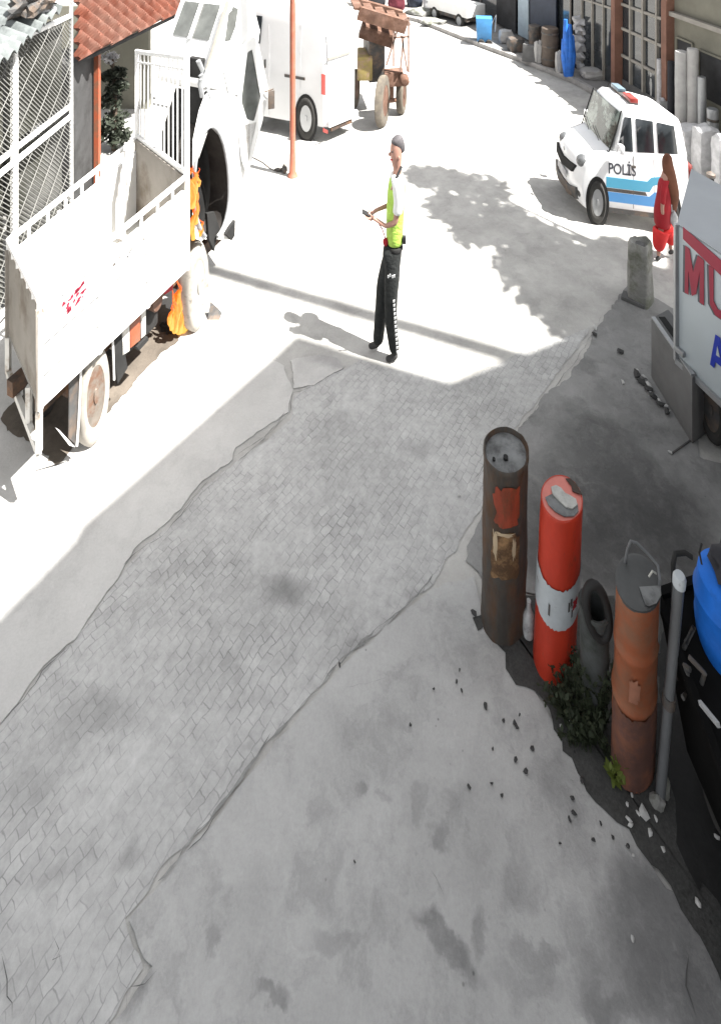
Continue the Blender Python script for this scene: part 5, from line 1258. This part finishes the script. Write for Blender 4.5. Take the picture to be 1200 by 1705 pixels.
# ------------------------------------------------------------------ litter and stones
rr = random.Random(21)
protoL = {}
def stone_mesh(i, m):
    key = (i, m)
    if key not in protoL:
        mb = MB().blob((0,0,.5), 1, .8, .6, 1, .35, 1.6, i); o = mb.build('pebble', M[m]); protoL[key] = o.data; bpy.data.objects.remove(o)
    return protoL[key]
def near(x, y):
    marks = [(565,1112,'the broken corner of the paving'),(838,1078,'the foot of the burnt brown bollard'),(930,1160,'the foot of the red bollard'),(1024,1302,'the yellow-green sprig'),(1055,1320,'the foot of the orange bollard'),(1098,1340,'the foot of the leaning pipe'),(1083,625,'the far corner of the low grey wall'),(1150,740,'the near corner of the low grey wall')]
    return min(marks, key=lambda q: (q[0]-x)**2+(q[1]-y)**2)
def where(x, y):
    mx, my, nm = near(x, y); d_ = math.hypot(x-mx, y-my)
    return ('close ' if d_ < 45 else 'some way ' if d_ < 130 else 'far ')+('below' if y-my > abs(x-mx) else 'above' if my-y > abs(x-mx) else 'left of' if x < mx else 'right of')+' '+nm
def pebble(x, y, s, m, label, group, i=None, name='pebble', cat='stone'):
    if group:
        label = ('larger ' if s >= 5 else 'tiny ' if s < 3 else 'small ')+label.split(' lying')[0].split(' among')[0].split(' in the')[0]+' '+where(x, y)
    o = bpy.data.objects.new(name, stone_mesh(i if i is not None else rr.randrange(5), m)); COL.objects.link(o)
    p = G(x, y); k = s/F*p.y; o.location = (p.x, p.y, .012); o.scale = (k, k*rr.uniform(.6,1.1), k*rr.uniform(.5,.8)); o.rotation_euler = (0,0,rr.uniform(0,6.28))
    tag(o, label, cat, group)
# dark grit on the right-hand concrete
for (x, y, s) in ((808,1181,5),(838,1205,3),(875,1290,5),(858,1270,4),(857,1210,4),(860,1215,4),(886,1252,4),(865,1195,2.5),(780,1315,4),(818,1310,3),(820,1252,3),(969,1305,5),(953,1335,4),(955,1360,5),(948,1370,4),(988,1405,4),(1000,1378,3),(1045,1415,4),(590,1440,2.5),(768,1155,3),(765,1120,2.5),(760,1140,3),(722,1152,2.5),(932,1410,3),(1020,1400,3),(835,1330,3)):
    pebble(x, y, s, 'darkstone', 'dark chip of grit lying on the pale concrete apron below the bollards', 'dark grit on the concrete apron')
for (x, y, s, lab) in ((565,1112,4,'black pebble at the broken corner where the paving meets the concrete'),(789,1026,6,'dark lump at the left foot of the burnt brown bollard'),(683,1212,2.5,'tiny dark pebble alone in the middle of the concrete apron')):
    pebble(x, y, s, 'darkstone', lab, None)
for (x, y, s) in ((1047,1372,6),(1062,1360,4),(1072,1362,9),(1082,1392,5),(1050,1380,5),(1104,1420,4),(1044,1345,3),(1052,1330,3),(1054,1430,3),(1053,1570,4),(950,1210,4),(934,1215,3),(1092,1370,4),(1162,1512,6),(1192,1400,5)):
    pebble(x, y, s, 'stone', 'pale pebble among the rubble below the orange bollard and the leaning pipe', 'pale rubble near the orange bollard')
for (x, y, s) in ((1062,622,5),(1072,630,5),(1080,645,6),(1083,655,4),(1092,665,5),(1098,672,5),(1108,680,5),(1112,688,4),(1070,640,4)):
    pebble(x, y, s, 'stone', 'pale stone in the strip of rubble at the foot of the low grey wall', 'pale rubble along the low wall')
for (x, y, s) in ((1060,628,8),(1068,640,8),(1078,652,8),(1088,664,8),(1098,676,8),(1110,690,7)):
    pebble(x, y, s, 'darkstone', 'dark clod in the strip of rubble at the foot of the low grey wall', 'dark clods along the low wall')
for (x, y, s, m, lab) in ((1037,640,4,'stone','white scrap lying alone on the grey concrete left of the rubble strip'),(1032,588,7,'darkstone','dark flat lump on the concrete below the broken concrete post'),(990,548,5,'stone','pale stone at the edge of the sunlit patch near the broken post'),(990,560,5,'darkstone','dark stone just below the pale one near the broken post'),(1116,757,4,'stone','white bit of litter near the wheel of the box truck'),(876,1048,5,'stone','pale stone between the burnt and the red bollard'),(764,828,3,'stone','tiny pale stone on the paving left of the burnt bollard')):
    pebble(x, y, s, m, lab, None)
mb = MB(); mb.lathe([(.004,0),(.026,.006),(.03,.03),(.028,.09),(.012,.12),(.011,.15),(.001,.152)], G(879,1068)+Vector((0,0,.03)), (.1,.25,.9), n=16)
free(mb, 'plastic_bottle', mat('crumpled_clear_plastic', (.35,.36,.36), .2, var=.5, scale=25), 'crumpled clear plastic bottle between the burnt and the red bollard', 'bottle', smooth=True)
mb = MB(); mb.bar(G(1150,735)+UP*.012, G(1118,758)+UP*.012, .008, .008); free(mb, 'stick', M['darkgrey'], 'thin stick on the ground pointing at the wheel of the box truck', 'stick')

# ------------------------------------------------------------------ shop row at the top right
FP = [Vector((5.45,5.6,0)), Vector((5.04,8.75,0)), Vector((4.85,10.15,0)), Vector((4.50,11.5,0)), Vector((3.75,14.6,0)), Vector((2.9,19.5,0))]
def facade(name, label, a, b, h, wm, zbase=.09):
    t = thing(name, label, 'building', a+UP*0); n_ = Vector(((b-a).y, -(b-a).x, 0)).normalized()
    n_ = n_ if n_.x > 0 else -n_
    return t, n_
def FQ(a, b, x, y): return PLANE(a, b, x, y)
# beige building nearest
a, b = FP[0], FP[1]; t, n_ = facade('beige_building', 'beige rendered building with dark windows and a gutter at the top right', a, b, 2.5, None)
MB().box8([a, b, b+n_*2, a+n_*2], [p+UP*2.3 for p in (a, b, b+n_*2, a+n_*2)]).build('wall', M['beige'], t)
for (y0_, y1_, z0w, z1w) in ((7.0,7.5,.75,1.5),(7.65,8.15,.75,1.45),(8.28,8.62,.5,1.5),(6.2,6.8,.7,1.5)):
    f0 = (y0_-a.y)/(b.y-a.y); f1 = (y1_-a.y)/(b.y-a.y); p, q = a.lerp(b, f0)-n_*.004, a.lerp(b, f1)-n_*.004
    wdw = MB().prism([p+UP*z0w, q+UP*z0w, q+UP*z1w, p+UP*z1w], -n_*.01).build('window', M['inside'], t)
    mb = MB(); p -= n_*.012; q -= n_*.012
    for u_, v_ in ((p+UP*z0w,q+UP*z0w),(q+UP*z0w,q+UP*z1w),(q+UP*z1w,p+UP*z1w),(p+UP*z1w,p+UP*z0w)): mb.bar(u_, v_, .03)
    mb.build('frame', M['beige'], wdw)
mb = MB(); mb.bar(a+UP*1.86-n_*.05, b+UP*1.86-n_*.05, .08, .07); mb.build('gutter', M['frame'], t)
# glazed shops
def glazed(name, label, a, b, h, cols, rows_, wm, colm, thick=.05, base=.3):
    t, n_ = facade(name, label, a, b, h, wm)
    MB().box8([a+n_*.12, b+n_*.12, b+n_*2, a+n_*2], [p+UP*h for p in (a+n_*.12, b+n_*.12, b+n_*2, a+n_*2)]).build('wall', M['inside'], t)
    MB().box8([a, b, b+n_*.1, a+n_*.1], [p+UP*base for p in (a, b, b+n_*.1, a+n_*.1)]).build('base_wall', M[wm], t)
    for k in range(cols):
        p = a.lerp(b, k/cols); q = a.lerp(b, (k+1)/cols); g1 = n_*.02
        pane = MB().box8([p+g1+UP*base, q+g1+UP*base, q+g1*1.5+UP*base, p+g1*1.5+UP*base], [v+UP*h for v in (p+g1, q+g1, q+g1*1.5, p+g1*1.5)]).build('window', M['glass'], t)
        mb = MB(); mb.bar(p+UP*base, p+UP*h, thick, thick)
        for r in rows_: mb.bar(p+UP*r, q+UP*r, thick*.8, thick)
        mb.build('frame', M['frame'], pane)
    return t, n_
t, n_ = glazed('glazed_shop', 'shop front with a grid of pale window frames between two orange-brown pillars', FP[1], FP[2], 2.4, 4, (.75,1.25,1.7), 'darkconc', 'pillar')
for p in (FP[1]+Vector((-.05,.02,0)), FP[2]+Vector((-.05,-.02,0))): MB().bar(p, p+UP*2.42, .15, .15).build('pillar', M['pillar'], t)
t, n_ = glazed('open_shop', 'dim shop front with slim grey frames and goods stacked before it', FP[2]+Vector((-.02,.1,0)), FP[3], 2.3, 4, (1.55,), 'darkconc', 'pillar', .04, .1)
t, n_ = glazed('far_shop', 'dark blue shuttered shop front with a pale blue panel far up the street', FP[3]+Vector((-.02,.05,0)), FP[4], 2.0, 3, (1.6,), 'darkconc', 'pillar', .03, .1)
for (x0, x1, m_) in ((862,879,'paleblue'),(882,925,'darkblue'),(826,858,'inside')):
    pq = [FQ(FP[3]-n_*.08, FP[4]-n_*.08, x0, 0), FQ(FP[3]-n_*.08, FP[4]-n_*.08, x1, 0)]
    MB().box8([Vector((p.x,p.y,.15)) for p in pq]+[Vector((p.x,p.y,.15))+n_*.03 for p in reversed(pq)], [Vector((p.x,p.y,1.85)) for p in pq]+[Vector((p.x,p.y,1.85))+n_*.03 for p in reversed(pq)]).build('shutter', M[m_], t)
t, n_ = glazed('corner_shop', 'low dark shop front at the top of the street beyond the blue cart', FP[4]+Vector((-.02,.1,0)), FP[5], 1.9, 4, (1.0,), 'darkconc', 'pillar', .03, .2)

# goods standing on the pavement: placed by their foot, sized in metres from the photo
def foot(x, y, z=.092): return G(x, y, z)
def kk(x, y): return G(x, y).y/F
def roll(name, label, x, yb, w_, h_, m, cat, group=None, lean=0, bands=0):
    b = foot(x, yb); k = kk(x, yb); r = w_*k/2; H = h_*k; mb = MB()
    prof = [(r*.92,0),(r,.02)]; n = 6
    for i in range(1, n): prof.append((r*(1+.03*math.sin(i*2.1)), H*i/n))
    prof += [(r,H*.98),(r*.9,H),(.001,H)]
    mb.lathe(prof, b, (lean,0,1), n=20, rough=.05)
    t_ = thing(name, label, cat, b, group); mb.build('roll_body', M[m], t_, smooth=True)
    if bands:
        mb = MB()
        for i in range(bands): mb.lathe([(r*1.03,H*(i+.5)/bands),(r*1.06,H*(i+.5)/bands+.02),(r*1.03,H*(i+.5)/bands+.04)], b, (lean,0,1), n=20, cap=False)
        mb.build('band', M['darkgrey'], t_)
def sack(name, label, x, yb, w_, h_, m, cat='sack', group=None, seed=0, amt=.2):
    b = foot(x, yb); k = kk(x, yb); bm = bmesh.new(); bmesh.ops.create_cube(bm, size=2); bmesh.ops.subdivide_edges(bm, edges=bm.edges[:], cuts=5, use_grid_fill=True)
    mb = MB(); vs = []
    for v in bm.verts:
        p = v.co.copy(); q = p.normalized()*1.25; p = p.lerp(q, .45)
        nz = noise.noise_vector(p*1.7+Vector((seed*3.3, seed, 0)))*amt + noise.noise_vector(p*5+Vector((seed, 0, 9)))*amt*.35
        p += nz; vs.append(b+Vector((p.x*w_*k/2*.95, p.y*w_*k*.38, max(0, (p.z+1)*h_*k/2))))
    fs = [tuple(v.index for v in f.verts) for f in bm.faces]; bm.free(); mb.add(vs, fs)
    return free(mb, name, M[m], label, cat, group, base=b, smooth=True, ang=30)
roll('barrel', 'brown banded barrel standing on the kerb beside the blue bundle', 915,108,26,62,'drum','barrel',bands=3)
sack('white_sack', 'small pale sack leaning between the brown barrel and the blue bundle', 932,120,14,34,'sack2',seed=1)
b = foot(946,126); k = kk(946,126); mb = MB()
for i, (dx, h_, r_) in enumerate(((-4,92,5),(2,84,6),(7,66,5),(-8,60,4))):
    pts = [b+Vector((dx*k*.4,0,0)), b+Vector((dx*k*.9,0,h_*k*.5)), b+Vector((dx*k,0.02,h_*k))]; mb.tube(pts, [r_*k,r_*k*1.2,r_*k*.6], 9)
free(mb, 'tarp_bundle', M['bluetarp'], 'tall bundle of bright blue tarpaulin leaning at the shop front', 'tarpaulin', smooth=True, base=b)
tt = thing('sack_stack', 'tall stack of grey-white film-wrapped sacks beside the blue bundle', 'stack', foot(975,112)); rs = random.Random(6)
mb = MB(); b = foot(975,112); k = kk(975,112)
for i in range(6):
    for j in range(2): mb.blob(b+Vector(((j-.5)*18*k, rs.uniform(-.04,.04), (7+i*14)*k)), 13*k, 12*k, 9.5*k, 2, .35, 2.5, i*2+j)
mb.build('wrapped_sacks', M['sack'], tt, smooth=True)
mb = MB(); b = foot(884,100); k = kk(884,100); mb.box8([b+Vector((-.22,-.05,0)), b+Vector((.15,-.25,0)), b+Vector((.18,-.15,0)), b+Vector((-.18,.05,0))], [b+Vector((-.18,0,.36)), b+Vector((.12,-.2,.36)), b+Vector((.15,-.12,.36)), b+Vector((-.15,.06,.36))])
free(mb, 'grey_board', M['darkconc'], 'leaning grey board on the pavement left of the brown barrel', 'board', bevel=.006)
sack('bundle', 'maroon and white cloth bundle before the window grid of the glazed shop', 1060,148,28,48,'maroon','bundle',seed=3,amt=.3)
roll('plastic_roll', 'slim white roll standing behind the maroon bundle', 1072,150,13,70,'sack2','roll')
roll('plastic_roll', 'short grey roll right of the maroon bundle', 1092,178,20,58,'sack2','roll')
sack('leafy_heap', 'dull brown heap of leaves and cloth beside the grey roll', 1102,160,24,66,'drum','heap',seed=4,amt=.35)
sack('white_sack', 'upright white sack standing before the grey roll near the car roof', 1103,202,17,36,'sack','sack',seed=5)
roll('metal_roll', 'tall pale grey roll leaning at the beige building, left one of the pair', 1134,238,19,150,'sack2','roll')
roll('metal_roll', 'tall pale grey roll leaning at the beige building, right one of the pair', 1153,244,17,160,'sack2','roll')
roll('black_roll', 'narrow black roll left of the two tall grey rolls', 1117,214,11,110,'blackcloth','roll')
sack('bulk_bag', 'large white bulk bag on the pavement nearest to the police car', 1150,272,44,62,'sack','bag',seed=7,amt=.1)
sack('bulk_bag', 'large white bulk bag with a dark edge on the right of the first', 1175,292,36,80,'sack','bag',seed=8,amt=.1)
sack('bulk_bag', 'bluish white bulk bag cut by the right edge of the picture', 1204,318,30,90,'sack','bag',seed=9,amt=.12)
sack('goods_bag', 'small grey bag at the foot of the window grid left of the maroon bundle', 1038,140,22,26,'sack2','bag',seed=11)
sack('goods_bag', 'dark bag standing on the maroon bundle\'s right side', 1080,166,16,30,'blackcloth','bag',seed=12)
sack('goods_bag', 'pale bag between the short grey roll and the narrow black roll', 1112,222,14,30,'sack','bag',seed=13,amt=.25)
roll('plastic_roll', 'thin pale roll leaning behind the upright white sack', 1098,196,9,96,'sack','roll')
roll('metal_roll', 'mid grey roll just right of the two tall pale rolls', 1168,250,13,120,'steel','roll')
sack('goods_bag', 'black bag squeezed behind the first white bulk bag', 1132,250,18,30,'blackcloth','bag',seed=14,amt=.25)
sack('goods_bag', 'grey-white lumpy bag left of the first white bulk bag', 1130,268,24,36,'sack','bag',seed=15,amt=.3)
sack('goods_bag', 'low dark box-like bag at the far kerb left of the grey board', 858,84,26,22,'darkgrey','bag',seed=16,amt=.15)
sack('goods_bag', 'grey bag against the pale blue shutter panel', 842,70,22,20,'sack2','bag',seed=17,amt=.2)
sack('goods_bag', 'black sack between the film-wrapped stack and the pillar', 1003,118,22,34,'blackcloth','bag',seed=18,amt=.25)
sack('goods_bag', 'flat grey sack on the pavement below the film-wrapped stack', 985,128,34,14,'sack2','bag',seed=19,amt=.2)
roll('plastic_roll', 'tall grey tube standing left of the window grid pillar', 1016,126,10,92,'steel','roll')
tt = thing('sack_stack', 'low double stack of grey sacks under the window grid, right of the pillar', 'stack', foot(1050,132)); b = foot(1050,132); k = kk(1050,132); mb = MB()
for i in range(4):
    for j in range(2): mb.blob(b+Vector(((j-.5)*16*k, rs.uniform(-.04,.04), (5+i*10)*k)), 11*k, 10*k, 6.5*k, 2, .35, 2.5, i*2+j+20)
mb.build('stacked_sacks', M['sack2'], tt, smooth=True)
sack('goods_bag', 'tall white wrapped bag in front of the window grid', 1082,150,15,56,'sack','bag',seed=31,amt=.2)
sack('goods_bag', 'dark green-grey crumpled bag under the window grid beside the white wrapped bag', 1068,146,15,40,'drum','bag',seed=32,amt=.35)
sack('goods_bag', 'grey bag leaning on the brown barrel from the left', 898,104,16,34,'sack2','bag',seed=33,amt=.25)
roll('barrel', 'second darker barrel behind the grey board', 890,88,20,46,'darkgrey','barrel',bands=2)
sack('goods_bag', 'narrow black bag between the blue bundle and the film-wrapped stack', 960,112,12,60,'blackcloth','bag',seed=34,amt=.2)
roll('grey_machine', 'upright grey machine column behind the white bulk bags', 1186,262,17,80,'steel','machine',bands=2)
b = G(1183,352); mb = MB(); mb.tube([b, b+UP*.42], .035, 10); o = thing('black_bollard', 'short black post at the kerb above the roof of the box truck', 'post', b); mb.build('shaft', M['black'], o, smooth=True)
mb = MB(); mb.lathe([(.05,.42),(.05,.46),(.02,.48)], b, n=12); mb.build('cap', M['darkgrey'], o, smooth=True)
# blue hand cart, white trailer up the street
cb = G(804,74); ct = thing('hand_cart', 'bright blue wheeled bin cart at the kerb up the street', 'cart', cb); k = kk(804,74)
mb = MB(); mb.box8([cb+Vector((-.16,-.1,.1)), cb+Vector((.16,-.16,.1)), cb+Vector((.2,.1,.1)), cb+Vector((-.12,.16,.1))], [cb+Vector((-.2,-.12,.68)), cb+Vector((.18,-.18,.68)), cb+Vector((.24,.12,.68)), cb+Vector((-.14,.18,.68))]); mb.build('bin', mat('blue_cart_paint', (.05,.2,.42), .5, var=.2), ct, bevel=.02)
mb = MB(); mb.tube([cb+Vector((.2,0,.5)), cb+Vector((.32,.02,.72)), cb+Vector((.30,.05,.3))], .015, 6); mb.build('handle', M['steel'], ct)
wheel(ct, cb+Vector((-.08,-.16,.09)), (1,-.2,0), (-.2,-1,0), .09, .08, .04, M['tyre'], M['darkgrey']); wheel(ct, cb+Vector((.1,-.19,.09)), (1,-.2,0), (-.2,-1,0), .09, .08, .04, M['tyre'], M['darkgrey'])
tb_ = G(775,42); tl = thing('pickup_trailer', 'low white trailer parked at the kerb at the top of the picture', 'trailer', tb_)
u_ = Vector((-.55,.83,0)); s_ = Vector((.83,.55,0))
mb = MB(); mb.obox(tb_+UP*.48+u_*.4, u_*.8, s_*.35, UP*.16); mb.build('tub', M['white'], tl, bevel=.03)
mb = MB(); mb.obox(tb_+UP*.27+u_*.4, u_*.75, s_*.3, UP*.06); mb.build('chassis', M['darkgrey'], tl)
for q in (-.1,.9): wheel(tl, tb_+u_*q-s_*.36+UP*.2, u_, -s_, .2, .15, .09, M['tyre'], M['steel'])
mb = MB(); b = G(722,42); mb.blob(b+UP*.1, .35, .25, .12, 2, .3, 2, 1); mb.blob(G(700,28)+UP*.12, .4, .3, .16, 2, .3, 2, 2)
free(mb, 'rubble_heap', M['concrete'], 'grey rubble heap along the kerb at the top centre', 'rubble')
for i, (x, y, w_, h_, m_, lab) in enumerate(((660,14,26,26,'maroon','dark maroon bale in the row of goods at the very top'),(690,10,24,24,'darkblue','dark blue bale in the row of goods at the very top'),(628,10,26,26,'blackcloth','black bale in the row of goods at the very top'),(716,14,22,20,'sack','whitish bale at the right end of the row at the very top'))):
    sack('goods_bale', lab, x, y, w_, h_, m_, 'bale', seed=i)
# dark far wall closing the street behind everything
t = thing('warehouse', 'long grey warehouse closing the street beyond the goods at the top', 'building', (-3,22,0))
MB().box8([(-9,24,0),(3.2,20.6,0),(3.6,24,0),(-9,30,0)], [(-9,24,2.6),(3.2,20.6,2.6),(3.6,24,2.6),(-9,30,2.6)]).build('wall', M['sack2'], t)
mb = MB()
